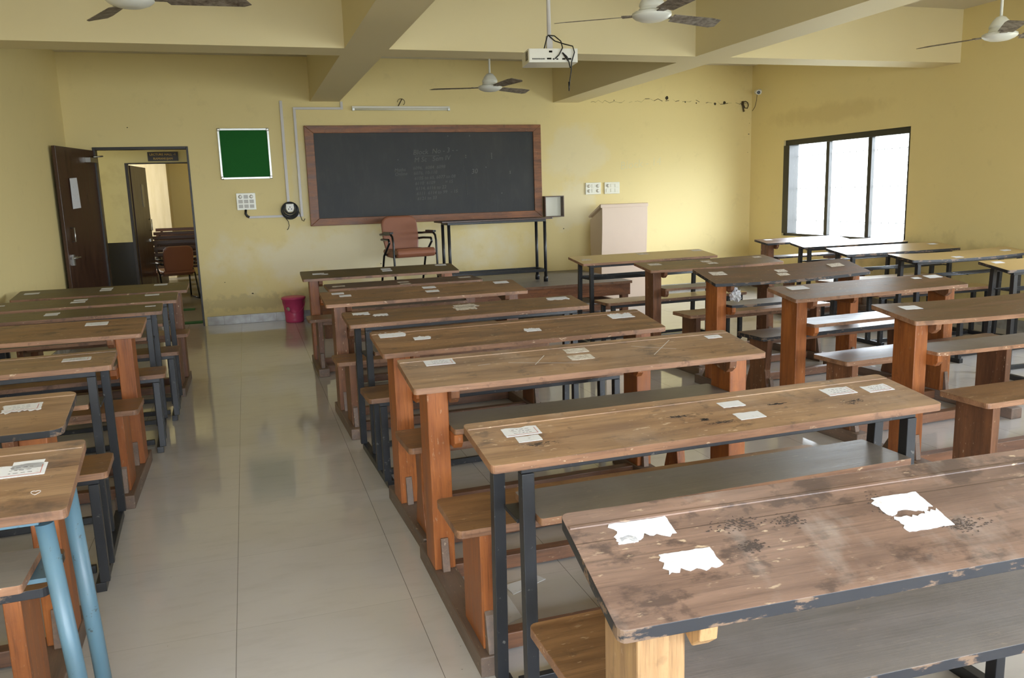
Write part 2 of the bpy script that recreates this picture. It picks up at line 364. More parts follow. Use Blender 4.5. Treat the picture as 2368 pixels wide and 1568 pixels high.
def text_mesh(name, s, size, mat, parent, loc, rot, align='LEFT', shear=0.0, ext=.0008, sx=1.0, space=1.0):
    cu = bpy.data.curves.new(name, 'FONT'); cu.body = s; cu.size = size; cu.align_x = align; cu.extrude = ext; cu.shear = shear; cu.space_line = 1.25; cu.space_character = space
    cu.resolution_u = 2
    to = bpy.data.objects.new(name, cu); COL.objects.link(to)
    dg = bpy.context.evaluated_depsgraph_get(); me = bpy.data.meshes.new_from_object(to.evaluated_get(dg))
    bpy.data.objects.remove(to); me.materials.clear(); me.materials.append(MAT[mat])
    o = bpy.data.objects.new(name, me); COL.objects.link(o); o.parent = parent; o.location = loc; o.rotation_euler = rot; o.scale = (sx, 1, 1)
    return o
# ------------------------------------------------------------------ room shell
T_ = .22
bm = BM(); box(bm, XL - T_, XR + T_, YB - T_, YW + .21, -.15, 0); struct('floor', bm, 'floor_tiles')
bm = BM(); box(bm, XL - T_, XR + T_, YB - T_, YW + .21, ZC, ZC + .15); struct('ceiling', bm, 'ceiling_paint')
DX0, DX1, DZ = -1.40, -.413, 2.07          # doorway in the front wall
bm = BM(); box(bm, XL - T_, DX0, YW, YW + .2, 0, ZC); box(bm, DX1, XR + T_, YW, YW + .2, 0, ZC); box(bm, DX0, DX1, YW, YW + .2, DZ, ZC)
wf = struct('wall_front', bm, 'wall_paint_front')
bm = BM(); box(bm, XL - T_, XL, YB, YW, 0, ZC); struct('wall_left', bm, 'wall_paint')
def holed(bm, wins, lo, hi, put):
    cur = lo
    for a0, a1, z0, z1 in sorted(wins):
        put(bm, cur, a0, 0, ZC); put(bm, a0, a1, 0, z0); put(bm, a0, a1, z1, ZC); cur = a1
    put(bm, cur, hi, 0, ZC)
bm = BM(); holed(bm, WIN_R, YB, YW, lambda b, a0, a1, z0, z1: box(b, XR, XR + T_, a0, a1, z0, z1)); struct('wall_right', bm, 'wall_paint_right')
bm = BM(); holed(bm, WIN_B_FILL, XL - T_, XR + T_, lambda b, a0, a1, z0, z1: box(b, a0, a1, YB - T_, YB, z0, z1)); struct('wall_back', bm, 'wall_paint')
# beams: two run to the front wall, one crosses them
bm = BM(); box(bm, .976, 1.319, YB, YW, ZB, ZC + .02); b1 = struct('ceiling_beam', bm, 'beam_bounce_paint')
bm = BM(); box(bm, 4.036, 4.386, YB, YW, ZB, ZC + .02); struct('ceiling_beam', bm, 'beam_bounce_paint')
bm = BM()
for a, b in ((XL, .976), (1.319, 4.036), (4.386, XR)): box(bm, a, b, 2.704, 3.038, ZB, ZC + .02)
struct('cross_beam', bm, 'beam_bounce_paint')
bm = BM()
for a, b in ((XL, .976), (1.319, 4.036), (4.386, XR)): box(bm, a, b, -1.6, -1.27, ZB, ZC + .02)
struct('cross_beam', bm, 'beam_bounce_paint')
bm = BM(); box(bm, DX1 + .03, XR - .012, YW - .012, YW, 0, .105); struct('baseboard_front', bm, 'skirting_stone', bevel=.002)
bm = BM(); box(bm, XR - .012, XR, YB, YW, 0, .105); struct('baseboard_right', bm, 'skirting_stone')
bm = BM(); box(bm, XL, XL + .012, YB, YW, 0, .105); struct('baseboard_left', bm, 'skirting_stone')
# faint chalk words, cracks and nail holes on the walls
text_mesh('chalk_writing', 'Block - 14', .15, 'chalk_wall', wf, (4.98, YW - .0012, 1.70), (math.pi / 2, -math.radians(5), 0), shear=.15, sx=1.0, ext=.0004)
random.seed(5)
def crack(bm, x0, x1, zf, holes):
    x = x0
    z = zf(x)
    while x < x1:
        nx = x + random.uniform(.03, .07); nz = zf(nx) + random.uniform(-.022, .022); w = random.choice((.0012, .002, .0035, .001))
        if random.random() < .8:
            v = [bm.verts.new(p) for p in ((x, YW - .0015, z - w), (nx, YW - .0015, nz - w), (nx, YW - .0015, nz + w), (x, YW - .0015, z + w))]; bm.faces.new(v)
        x, z = nx, nz
    for hx, hz, s in holes:
        pts = [(hx + s * random.uniform(.6, 1.2) * math.cos(t), YW - .0018, hz + s * random.uniform(.6, 1.2) * math.sin(t)) for t in [i * math.pi / 3.5 for i in range(7)]]
        bm.faces.new([bm.verts.new(p) for p in pts])
bm = BM(); crack(bm, 4.45, 6.95, lambda x: 2.605 - .02 * math.sin(x * 3) - .012 * (x - 4.5), [(5.68, 2.635, .026), (6.42, 2.56, .02), (6.57, 2.575, .024), (6.13, 2.57, .012), (5.96, 2.58, .010), (6.85, 2.55, .012), (4.9, 2.60, .008)])
obj('plaster_crack', bm, 'hole_dark', wf)
bm = BM()
random.seed(9)
def wallspot(x, z, s):
    pts = [(x + s * random.uniform(.6, 1.3) * math.cos(t), YW - .0016, z + s * .7 * random.uniform(.6, 1.2) * math.sin(t)) for t in [i * math.pi / 3 for i in range(6)]]
    bm.faces.new([bm.verts.new(p) for p in pts])
for x, z, s in ((-1.02, 2.28, .008), (1.7, .62, .008), (2.2, .9, .006), (.15, .35, .012), (-.15, .5, .008), (3.9, 1.0, .006), (4.15, .95, .01), (6.97, 2.15, .012), (6.96, 1.9, .006), (6.98, 2.3, .006)): wallspot(x, z, s)
obj('wall_mark', bm, 'hole_dark', wf)

# ------------------------------------------------------------------ windows
def window(n, wall, a0, a1, z0, z1):
    if wall == 'R': P = lambda a, d, z: (XR + d, a, z)
    else: P = lambda a, d, z: (a, YB - d, z)
    def bx(bm, a, b, d0, d1, z, zz):
        p, q = P(a, d0, z), P(b, d1, zz); box(bm, min(p[0], q[0]), max(p[0], q[0]), min(p[1], q[1]), max(p[1], q[1]), z, zz)
    e = bpy.data.objects.new('window_%d' % n, None); COL.objects.link(e); e['kind'] = 'structure'
    fw = .055
    bm = BM(); bx(bm, a0, a1, .03, .15, z1 - .07, z1); bx(bm, a0, a1, .03, .15, z0, z0 + .035); bx(bm, a0, a0 + fw, .03, .15, z0 + .035, z1 - .07); bx(bm, a1 - .12, a1, .0, .15, z0 + .035, z1 - .07)
    obj('window_frame', bm, 'window_black', e, .003)
    W = a1 - a0; cuts = (a0 + W * .305, a0 + W * .636)
    for c in cuts:
        bm = BM(); bx(bm, c - .03, c + .03, .06, .11, z0 + .035, z1 - .07); obj('mullion', bm, 'window_black', e, .003)
    ed = [a0 + fw] + [q for c in cuts for q in (c - .03, c + .03)] + [a1 - .12]
    for i in range(3):
        bm = BM(); bx(bm, ed[2 * i], ed[2 * i + 1], .083, .087, z0 + .035, z1 - .07); obj('pane', bm, 'window_glass', e)
    bm = BM(); k = a0 + .12
    while k < a1 - .1: bx(bm, k - .004, k + .004, .19, .198, z0, z1); k += .115
    for z in (z0 + .2, z0 + .62, z0 + 1.04): bx(bm, a0, a1, .186, .194, z - .004, z + .004)
    obj('window_grille', bm, 'grille_grey', e)
    return e
for i, w in enumerate(WIN_R): window(i + 1, 'R', *w)
for i, w in enumerate(WIN_B_FILL): window(i + 4, 'B', *w)  # unseen back windows, added to send fill light forward

# ------------------------------------------------------------------ doorway, corridor and the hall beyond
e = bpy.data.objects.new('door_1', None); COL.objects.link(e); e['kind'] = 'structure'
bm = BM(); box(bm, DX0, DX0 + .03, YW - .012, YW + .12, 0, DZ); box(bm, DX1 - .022, DX1, YW - .012, YW + .12, 0, DZ); box(bm, DX0 + .03, DX1 - .022, YW - .012, YW + .12, DZ - .03, DZ)
obj('door_frame', bm, 'sign_black', e, .002)
LA = math.radians(-102.5)      # the leaf stands open into the room
leaf_bm = BM(); box(leaf_bm, 0, .93, -.036, 0, .01, DZ - .035)
leaf = obj('door_leaf', leaf_bm, ['door_brown'], e, .003, loc=(DX0 + .012, YW - .014, 0)); leaf.rotation_euler = (0, 0, LA)
leaf['label'] = 'dark brown laminated door leaf standing open'
def leafpart(name, bm, mat, bevel=0): return obj(name, bm, mat, leaf, bevel)
# leaf face towards the room's aisle is local y = 0 side (+y)
bm = BM(); tube(bm, [(.80, .0, 1.22), (.80, .035, 1.22), (.80, .035, 1.08), (.80, .0, 1.08)], .007, 8); leafpart('door_handle', bm, 'steel')
bm = BM(); box(bm, .74, .86, .0, .012, .90, .93); tube(bm, [(.70, .02, .915), (.88, .02, .915)], .009, 8); box(bm, .83, .86, 0, .02, .84, .95); leafpart('door_bolt', bm, 'steel')
bm = BM(); box(bm, .04, .23, 0, .05, 1.90, 1.95); tube(bm, [(.10, .03, 1.96), (.02, .10, 1.97), (-.03, .02, 1.97)], .008, 8); leafpart('door_closer', bm, 'steel')
bm = BM()
v = [bm.verts.new(p) for p in ((.50, .004, 1.42), (.70, .004, 1.41), (.71, .010, 1.72), (.52, .003, 1.73))]; bm.faces.new(v)
leafpart('notice_sheet', bm, 'paper_white')['label'] = 'white notice sheet'
CY = 8.2
bm = BM(); box(bm, -4.0, 2.0, YW + .21, 14.2, -.15, 0); struct('floor_corridor', bm, 'corridor_stone')
bm = BM(); box(bm, -4.0, 2.0, YW + .2, 14.2, 2.75, 2.9); struct('ceiling_corridor', bm, 'corridor_paint')
HX0, HX1, HZ = -1.33, -.34, 1.985
def cw(z0, z1, mat, name, dy=0.0):
    bm = BM()
    segs = ((-4.0, HX0), (HX1, 2.0))
    for a, b in segs: box(bm, a, b, CY - dy, CY + .2, z0, z1)
    if z1 > HZ: box(bm, HX0, HX1, CY - dy, CY + .2, HZ, z1)
    return bm
bm = BM()
for a, b in ((-4.0, HX0), (HX1, 2.0)): box(bm, a, b, CY, CY + .2, 0, 2.75)
box(bm, HX0, HX1, CY, CY + .2, HZ, 2.75); wc = struct('wall_corridor', bm, 'corridor_paint')
bm = BM()
for a, b in ((-4.0, HX0), (HX1, 2.0)): box(bm, a, b, CY - .004, CY, 0, .94)
struct('trim_1', bm, 'dado_black')
bm = BM(); box(bm, -4.2, XL - T_, YW, YW + .2, 0, 2.9); struct('wall_light_stop_near', bm, 'corridor_paint')  # unseen wall added to keep sky light out of the corridor
bm = BM(); box(bm, -4.2, -4.0, YW + .2, 14.2, 0, 2.75); struct('wall_light_stop_left', bm, 'corridor_paint')  # unseen wall added across the open left end to block sky light
bm = BM(); box(bm, 1.8, 2.0, YW + .2, CY, 0, 2.75); struct('wall_corridor_end', bm, 'corridor_paint')
bm = BM(); box(bm, -4.0, 2.0, 14.0, 14.2, 0, 2.75); struct('wall_hall_back', bm, 'hall_paint')
bm = BM(); box(bm, -3.2, -1.24, 13.4, 14.0, 0, 2.75); struct('wall_hall_light_patch', bm, 'hall_lit_cream')  # added pale block imitating a daylit patch of the back wall
bm = BM(); box(bm, -3.3, -3.2, CY + .2, 14.0, 0, 2.75); struct('wall_hall_left', bm, 'hall_lit_cream')
bm = BM(); box(bm, 1.8, 2.0, CY + .2, 14.0, 0, 2.75); struct('wall_hall_right', bm, 'hall_paint')
e2 = bpy.data.objects.new('door_2', None); COL.objects.link(e2); e2['kind'] = 'structure'
bm = BM(); box(bm, HX0, HX0 + .035, CY - .012, CY + .12, 0, HZ); box(bm, HX1 - .03, HX1, CY - .012, CY + .12, 0, HZ); box(bm, HX0 + .035, HX1 - .03, CY - .012, CY + .12, HZ - .012, HZ)
obj('door_frame', bm, 'sign_black', e2, .002)
bm = BM(); box(bm, 0, .92, 0, .036, .01, HZ - .02); l2 = obj('door_leaf', bm, 'door_brown', e2, .003, loc=(HX0 + .04, CY + .21, 0)); l2.rotation_euler = (0, 0, math.radians(84))
bm = BM(); box(bm, .52, .66, -.004, 0, 1.40, 1.72); obj('vision_panel', bm, 'lens_black', l2)
bm = BM(); tube(bm, [(.8, 0, 1.22), (.8, -.035, 1.22), (.8, -.035, 1.06), (.8, 0, 1.06)], .007); obj('door_handle', bm, 'steel', l2)
bm = BM(); box(bm, .72, .86, -.014, 0, .90, .94); obj('door_bolt', bm, 'steel', l2)
# green strips, name board
for (x0, x1, y0, y1, lab) in ((-1.30, -.45, 6.50, 6.68, 'flat green mat strip lying just outside the classroom doorway'), (-1.28, -.62, 7.86, 8.04, 'flat green mat strip on the corridor floor before the far hall door')):
    bm = BM(); plank(bm, x0, x1, y0, y1, .008, .008, .01); tag(obj('door_mat', bm, 'mat_green'), lab, 'mat', 'green mat strips in the corridor')
nb = BM(); box(nb, -1.035, -.655, CY - .016, CY, 2.005, 2.125); sg = tag(obj('name_board', nb, 'sign_black', bevel=.002), 'small black name board with gold letters over the far hall door', 'sign')
text_mesh('lettering', 'LECTURE HALL -1', .040, 'letter_gold', sg, (-.845, CY - .0165, 2.078), (math.pi / 2, 0, 0), 'CENTER', space=1.05)
text_mesh('lettering', 'RAMANUJAN', .040, 'letter_gold', sg, (-.845, CY - .0165, 2.024), (math.pi / 2, 0, 0), 'CENTER', space=1.05)

# ------------------------------------------------------------------ armchairs
def armchair(loc, rz, label, group='brown armchairs'):
    t = thing('armchair', label, 'chair', loc, rz, group)
    # faces local -y
    def cush(name, w, pts, th):
        bm = BM(); n = 8; rows = []
        for (y, z) in pts:
            pass
        return bm
    bm = BM()
    prof = [(-.25, .375), (-.285, .41), (-.28, .445), (-.24, .468), (-.1, .462), (.1, .45), (.2, .45), (.22, .41), (.1, .365), (-.1, .36)]
    prism_x(bm, prof, -.225, .225); obj('seat', bm, 'vinyl_brown', t, .03)
    def outl(yf, off):
        pts = [(-.195, .43), (.195, .43), (.215, .56), (.215, .72), (.205, .77), (.175, .80), (.13, .815), (-.13, .815), (-.175, .80), (-.205, .77), (-.215, .72), (-.215, .56)]
        return [(x, yf(z) + off, z) for x, z in pts]
    yf = lambda z: .165 + (z - .43) * .20
    bm = BM(); hexa(bm, outl(yf, 0), outl(yf, .05)); obj('backrest', bm, 'vinyl_brown', t, .018)
    for sx in (-1, 1):
        x = sx * .252
        bm = BM()
        tube(bm, [(x, -.24, .0), (x, -.235, .30), (x, -.225, .54), (x, -.205, .60), (x, -.15, .628), (x, .10, .62), (x, .19, .615), (x - sx * .04, .22, .615)], .0125, 8); obj('front_leg', bm, 'frame_black', t)
        bm = BM(); tube(bm, [(x, -.26, .013), (x, .27, .013)], .0115, 8); obj('skid', bm, 'frame_black', t)
        bm = BM(); tube(bm, [(x, .24, .02), (x, .10, .38), (x, -.10, .53), (x, -.08, .565), (x, .16, .56), (x - sx * .04, .20, .555)], .0125, 8); obj('rear_leg', bm, 'frame_black', t)
        bm = BM(); plank(bm, x - .02, x + .02, -.19, .04, .652, .02, .008); obj('armrest', bm, 'frame_black', t, .004)
        bm = BM(); tube(bm, [(x, -.225, .40), (sx * .2, -.18, .385)], .011); obj('seat_rail', bm, 'frame_black', t)
        bm = BM(); tube(bm, [(x, .08, .40), (sx * .2, .08, .385)], .011); obj('seat_rail', bm, 'frame_black', t)
    return t
armchair((1.86, 5.22, .40), math.radians(10), 'brown vinyl armchair with black tube arms on the platform below the blackboard')
armchair((-.93, 9.42, 0), math.radians(198), 'brown armchair seen from behind through the open doorway')

# hall benches beyond the doorway
for i in range(4):
    y = 10.35 + i * .74; h = .86 + i * .045
    t = thing('hall_bench', ['dark wooden bench in the far hall, nearest behind the brown armchair', 'dark slatted bench in the far hall, second behind the armchair', 'dark slatted bench in the far hall, third behind the armchair', 'dark slatted bench in the far hall, last before its yellow wall'][i], 'bench', (-.35, y, 0), 0, 'benches in the far hall')
    x0, x1 = -1.02 - .03 * i, 1.0
    for z0, z1 in ((h - .055, h), (h - .155, h - .10), (h - .255, h - .20), (h - .355, h - .30)):
        bm = BM(); box(bm, x0, x1, -.01, .012, z0, z1); obj('back_slat', bm, 'hall_bench', t, .002)
    bm = BM(); plank(bm, x0, x1, -.33, -.05, .45, .025, .01); obj('seat', bm, 'hall_bench', t)
    bm = BM(); plank(bm, x0, x1, .02, .30, .66, .022, .01); obj('writing_board', bm, 'hall_bench', t)
    for x in (x0 + .08, x1 - .12):
        bm = BM(); box(bm, x, x + .04, -.30, .26, 0, .425); box(bm, x, x + .04, .013, .26, .425, .638); box(bm, x, x + .04, .013, .05, .66, h - .02); obj('side_panel', bm, 'hall_bench', t)
# ------------------------------------------------------------------ front wall fittings
# blackboard
bb = thing('blackboard', 'long blackboard in a reddish wooden frame with faint chalk writing', 'blackboard', (0, YW, 0))
x0, x1, z0, z1, fx, fz = .883, 3.845, 1.115, 2.29, .105, .088
bm = BM(); box(bm, x0 + fx - .01, x1 - fx + .01, -.022, -.004, z0 + fz - .01, z1 - fz + .01); obj('writing_surface', bm, 'slate_black', bb)
bm = BM()
for pr in ([(x0, z1), (x1, z1), (x1 - fx, z1 - fz), (x0 + fx, z1 - fz)], [(x0, z0), (x1, z0), (x1 - fx, z0 + fz), (x0 + fx, z0 + fz)], [(x0, z0), (x0, z1), (x0 + fx, z1 - fz), (x0 + fx, z0 + fz)], [(x1, z0), (x1, z1), (x1 - fx, z1 - fz), (x1 - fx, z0 + fz)]):
    prism_y(bm, pr, -.042, 0)
obj('frame', bm, 'frame_teak', bb, .004)
R90 = (math.pi / 2, 0, 0)
def chalk(s, x, z, size, rot=3, sh=.2): return text_mesh('chalk_writing', s, size, 'chalk_faint', bb, (x, -.0226, z), (math.pi / 2, -math.radians(rot), 0), shear=sh, ext=.0003)
chalk('Block  No - 3 - -', 2.17, 1.935, .085)
chalk('M Sc   Sem IV', 2.18, 1.845, .082)
chalk('Maths', 1.93, 1.735, .058); chalk('Online', 1.93, 1.685, .058)
for i, s in enumerate(('6096,  6084  6098', '6076, 10-110', '6105 to 65, 6077 to 08', '6110  6109        = 15', '6114, 6116 to 22', '6111  6114 to 99   - 15', '6121 to 33')): chalk(s, 2.16 + .006 * i, 1.755 - .062 * i, .056, 2)
chalk('30', 2.905, 1.69, .085, 4)
bm = BM(); box(bm, 2.19, 2.50, -.0232, -.0222, 1.918, 1.922); tube(bm, [(2.80, -.0226, 1.80), (2.82, -.0226, 1.79), (2.805, -.0226, 1.75), (2.82, -.0226, 1.72), (2.83, -.0226, 1.70), (2.835, -.0226, 1.55), (2.84, -.0226, 1.44), (2.825, -.0226, 1.42)], .002, 4)
for x, z in ((3.18, 1.94), (3.18, 1.92), (3.18, 1.90), (3.18, 1.88), (3.42, 1.71), (3.42, 1.69), (3.3, 1.44), (2.9, 2.16), (2.62, 2.16), (3.1, 1.77), (2.84, 1.92), (2.84, 1.895), (1.98, 1.88)): box(bm, x - .004, x + .006, -.0232, -.0222, z - .008, z + .006)
obj('chalk_writing', bm, 'chalk_faint', bb)
# pinboard
pb = thing('pinboard', 'square green felt pinboard in an aluminium frame beside the doorway', 'pinboard', (0, YW, 0))
x0, x1, z0, z1, w = -.085, .485, 1.69, 2.265, .024
bm = BM(); box(bm, x0 + .01, x1 - .01, -.014, 0, z0 + .01, z1 - .01); obj('felt_panel', bm, 'felt_green', pb)
bm = BM(); box(bm, x0, x1, -.02, 0, z1 - w, z1); box(bm, x0, x1, -.02, 0, z0, z0 + w); box(bm, x0, x0 + w, -.02, 0, z0 + w, z1 - w); box(bm, x1 - w, x1, -.02, 0, z0 + w, z1 - w); obj('frame', bm, 'aluminium', pb, .003)
for cx in (x0, x1):
    for cz in (z0, z1):
        bm = BM(); sx = 1 if cx == x0 else -1; sz = 1 if cz == z0 else -1
        box(bm, min(cx - .003 * sx, cx + .034 * sx), max(cx - .003 * sx, cx + .034 * sx), -.024, 0, min(cz - .003 * sz, cz + .034 * sz), max(cz - .003 * sz, cz + .034 * sz)); obj('corner_cap', bm, 'steel', pb, .010)
# switchboards
def plate(name, label, x0, x1, z0, z1, nx, nz, mod, knobs, group=None):
    t = thing(name, label, 'switchboard', ((x0 + x1) / 2, YW, z0), 0, group)
    w, h = x1 - x0, z1 - z0
    bm = BM(); box(bm, -w / 2, w / 2, -.018, 0, 0, h); obj('faceplate', bm, 'plate_cream', t, .004)
    cw, ch = (w - .03) / nx, (h - .03) / nz
    for i in range(nx):
        for j in range(nz):
            cx = -w / 2 + .015 + cw * (i + .5); cz = .015 + ch * (j + .5)
            bm = BM()
            if (i, j) in knobs: lathe(bm, [(.022, 0), (.022, .006), (.014, .014), (.012, .018)], 16, (0, 0, 0)); nm = 'regulator_knob'
            else: box(bm, -cw * .38, cw * .38, -ch * .36, ch * .36, 0, .006); nm = 'switch' if (i + j) % 3 else 'socket'
            o = obj(nm, bm, mod if nm != 'regulator_knob' else 'plastic_white', t, .0015, loc=(cx, -.018, cz)); o.rotation_euler = (math.pi / 2, 0, 0)
    return t
plate('switchboard', 'large square switchboard with nine modules under the green pinboard', .06, .275, 1.335, 1.53, 3, 3, 'module_grey', ((0, 2), (2, 2)))
plate('switchboard', 'cream switch plate with knobs, the one nearer the blackboard over the lectern', 4.47, 4.69, 1.385, 1.54, 3, 2, 'plate_cream', ((0, 0), (0, 1), (2, 0), (2, 1)), 'switch plates over the lectern')
plate('switchboard', 'cream switch plate with one knob, the one nearer the window over the lectern', 4.745, 4.965, 1.385, 1.54, 3, 2, 'plate_cream', ((0, 1),), 'switch plates over the lectern')
# trunking
tr = tag(obj('cable_trunking', (lambda b: (box(b, .635, .668, -.018, 0, 1.40, 2.575), b)[1])(BM()), 'trunking_white', bevel=.003, loc=(-.008, YW, 0)), 'white vertical cable trunking ending at the black cable coil', 'trunking')
bm = BM()
for a in ((1.325, 1.355, -.02, 0, 2.475, ZB), (.775, 1.325, -.02, 0, 2.475, 2.502), (.775, .805, -.02, 0, 1.235, 2.475), (.18, .775, -.02, 0, 1.235, 1.262)): box(bm, *a)
tag(obj('cable_trunking', bm, 'trunking_white', bevel=.002, loc=(0, YW - .0006, 0)), 'white cable trunking running from the beam down beside the blackboard and left', 'trunking')
bm = BM(); tube(bm, [(.155, -.012, 1.34), (.15, -.014, 1.29), (.165, -.014, 1.262), (.19, -.014, 1.25)], .014, 8); tag(obj('conduit_elbow', bm, 'cable_black', loc=(0, YW, 0)), 'short black flexible conduit under the nine-module switchboard', 'conduit')
# socket and coil
so = thing('wall_socket', 'small white socket box inside the coil of black cable', 'socket', (.655, YW, 1.34))
bm = BM(); prism_y(bm, [(-.045, .05), (.045, .05), (.047, -.01), (.03, -.045), (-.03, -.045), (-.047, -.01)], -.05, 0); obj('socket_body', bm, 'plastic_white', so, .006)
bm = BM()
for x, z in ((-.018, -.012), (.018, -.012), (0, .012)): box(bm, x - .004, x + .004, -.052, -.049, z - .007, z + .007)
obj('socket_holes', bm, 'hole_dark', so)
random.seed(3)
bm = BM()
for i in range(9):
    rr = .098 - .0045 * (i % 5) + random.uniform(-.003, .003); cx, cz = random.uniform(-.004, .004), -.012 + (.098 - rr) * 1.0
    tube(bm, [(cx + rr * math.cos(a), -.018 - .004 * (i % 4), cz + rr * 1.0 * math.sin(a)) for a in [k * math.pi / 14 for k in range(28)]], .0042, 6, closed=True)
for i in range(3):
    rr = .068 - i * .006; tube(bm, [(rr * math.cos(a), -.03, .012 + rr * math.sin(a)) for a in [k * math.pi / 12 for k in range(24)]], .0045, 6, closed=True)
tube(bm, [(-.09, -.02, -.04), (-.06, -.02, -.095), (-.03, -.02, -.14), (-.022, -.02, -.19), (-.035, -.02, -.225), (-.05, -.02, -.24)], .004, 6)
tube(bm, [(.085, -.02, .03), (.10, -.02, -.02), (.115, -.02, -.08), (.13, -.02, -.13), (.15, -.025, -.145), (.165, -.025, -.115)], .004, 6)
tag(obj('cable_coil', bm, 'cable_black', loc=(.655, YW - .012, 1.325)), 'coil of black cable hanging around the small wall socket', 'cable')
# tube light
tl = thing('tube_light', 'slim unlit fluorescent tube fitting above the blackboard', 'lamp', (2.06, YW, 2.485))
bm = BM(); box(bm, -.60, .60, -.03, 0, .004, .03); obj('batten', bm, 'plastic_white', tl, .003)
bm = BM(); tube(bm, [(-.57, -.03, -.008), (.57, -.03, -.008)], .013, 12); obj('glass_tube', bm, 'tube_glass', tl)
for s in (-1, 1):
    bm = BM(); box(bm, s * .585 - .015, s * .585 + .015, -.045, -.001, -.024, .006); obj('lamp_holder', bm, 'aluminium', tl, .003)
bm = BM(); tube(bm, [(2.07, -.012, 2.60), (2.05, -.03, 2.57), (2.035, -.03, 2.545), (2.02, -.012, 2.515)], .006, 6); tube(bm, [(2.06 + .045 * math.cos(a), -.008, 2.565 + .04 * math.sin(a)) for a in [k * .35 - 1 for k in range(13)]], .003, 5)
tag(obj('lamp_wire', bm, 'cable_brown', loc=(0, YW, 0)), 'short brown wire looping out of the wall over the tube fitting', 'wire')
# wall box
wb = thing('wall_box', 'small open box fixed to the wall at the right end of the blackboard', 'box', (3.86, YW, 1.11))
bm = BM(); w, h, d = .265, .272, .10
box(bm, 0, w, -.004, 0, 0, h); obj('back_panel', bm, 'plate_cream', wb)
bm = BM(); box(bm, 0, w, -d, -.004, h - .012, h); box(bm, 0, w, -d, -.004, 0, .012); box(bm, 0, .012, -d, -.004, .012, h - .012); box(bm, w - .012, w, -d, -.004, .012, h - .012); obj('box_sides', bm, 'runner_brown', wb, .001)
# corner camera
cc = thing('security_camera', 'small white bullet camera on the right wall near the corner', 'camera', (XR, 6.04, 2.70))
bm = BM(); bmesh.ops.create_cone(bm, cap_ends=True, segments=20, radius1=.04, radius2=.035, depth=.03, matrix=Matrix.Translation((-.015, 0, 0)) @ Matrix.Rotation(math.pi / 2, 4, 'Y')); obj('mount', bm, 'plastic_white', cc, .003)
bm = BM(); tube(bm, [(-.03, 0, 0), (-.07, -.02, 0)], .012, 10); tube(bm, [(-.06, .01, .0), (-.09, -.06, -.01), (-.125, -.14, -.025)], .03, 16); obj('camera_body', bm, 'plastic_white', cc)
bm = BM(); tube(bm, [(-.125, -.14, -.025), (-.128, -.146, -.026)], .023, 16); obj('lens', bm, 'lens_black', cc)
bm = BM(); tube(bm, [(-.085, -.05, -.035), (-.08, -.03, -.12), (-.07, .02, -.2), (-.09, .05, -.25)], .004, 6)
obj('camera_lead', bm, 'cable_brown', cc)
bm = BM()
tube(bm, [(.0, 0, .03), (.04, 0, .038), (.075, 0, .02), (.085, 0, -.02), (.07, 0, -.055), (.03, 0, -.05), (.005, 0, 0)], .007, 6); tube(bm, [(-.005, 0, .03), (.004, 0, -.05), (.012, 0, -.10), (.03, 0, -.09)], [.018, .014, .01, .006], 6); lathe(bm, [(.016, -.01), (.018, .01)], 10, (-.002, 0, .03))
tag(obj('cable_coil', bm, 'cable_brown', loc=(XR - .155, YW - .022, 2.555)), 'small tangle of dark cable hanging under the corner camera', 'cable')

# ------------------------------------------------------------------ platform, tall table, lectern, bucket
pl = thing('platform', 'low wooden platform with a dusty grey top below the blackboard', 'platform', (0, 0, 0))
PX0, PX1, PY0, PY1 = .80, 4.33, 4.56, 6.18
bm = BM(); plank(bm, PX0, PX1, PY0, PY1, .40, .03, .01, te=0, be=1); obj('deck', bm, ['platform_top', 'edge_brown'], pl, .003)
bm = BM(); box(bm, PX0 + .02, PX1 - .02, PY0 + .02, PY0 + .05, .24, .37); box(bm, PX0 + .02, PX1 - .02, PY1 - .05, PY1 - .02, .24, .37); box(bm, PX0 + .02, PX0 + .05, PY0 + .05, PY1 - .05, .24, .37); box(bm, PX1 - .05, PX1 - .02, PY0 + .05, PY1 - .05, .24, .37); obj('apron', bm, 'frame_teak', pl, .002)
for x in (PX0 + .03, 2.55, PX1 - .11):
    for y in (PY0 + .05, PY1 - .13):
        bm = BM(); box(bm, x, x + .08, y, y + .08, 0, .37); obj('leg', bm, 'leg_brown', pl, .003)
bm = BM(); box(bm, PX1 - .09, PX1 - .05, PY0 + .13, PY1 - .13, .08, .15); box(bm, PX0 + .11, PX1 - .11, PY0 + .07, PY0 + .11, .07, .14); obj('stretcher', bm, 'stretcher_brown', pl, .002)

tt = thing('tall_table', 'narrow high table with black tube legs standing on the platform', 'table', (2.20, 4.98, .40), math.radians(1))
bm = BM(); plank(bm, 0, 1.34, 0, .36, .745, .018, .02); obj('tabletop', bm, 'door_brown', tt, .002)
bm = BM(); box(bm, .08, 1.26, .03, .055, .70, .727); box(bm, .08, 1.26, .31, .335, .70, .727); box(bm, .08, .11, .055, .31, .70, .727); box(bm, 1.23, 1.26, .055, .31, .70, .727); obj('top_rail', bm, 'metal_black', tt, .003)
for x in (.095, 1.245):
    for y in (.0425, .3225):
        bm = BM(); tube(bm, [(x, y, .0), (x, y, .70)], .018, 12); lathe(bm, [(.026, 0), (.026, .05), (.02, .065)], 12, (x, y, 0)); obj('leg', bm, 'metal_black', tt)
bm = BM(); box(bm, .095, 1.245, .03, .055, .115, .15); box(bm, .095, 1.245, .31, .335, .115, .15); box(bm, .08, .11, .055, .31, .115, .15); box(bm, 1.23, 1.26, .055, .31, .115, .15); obj('foot_rail', bm, 'metal_black', tt, .003)

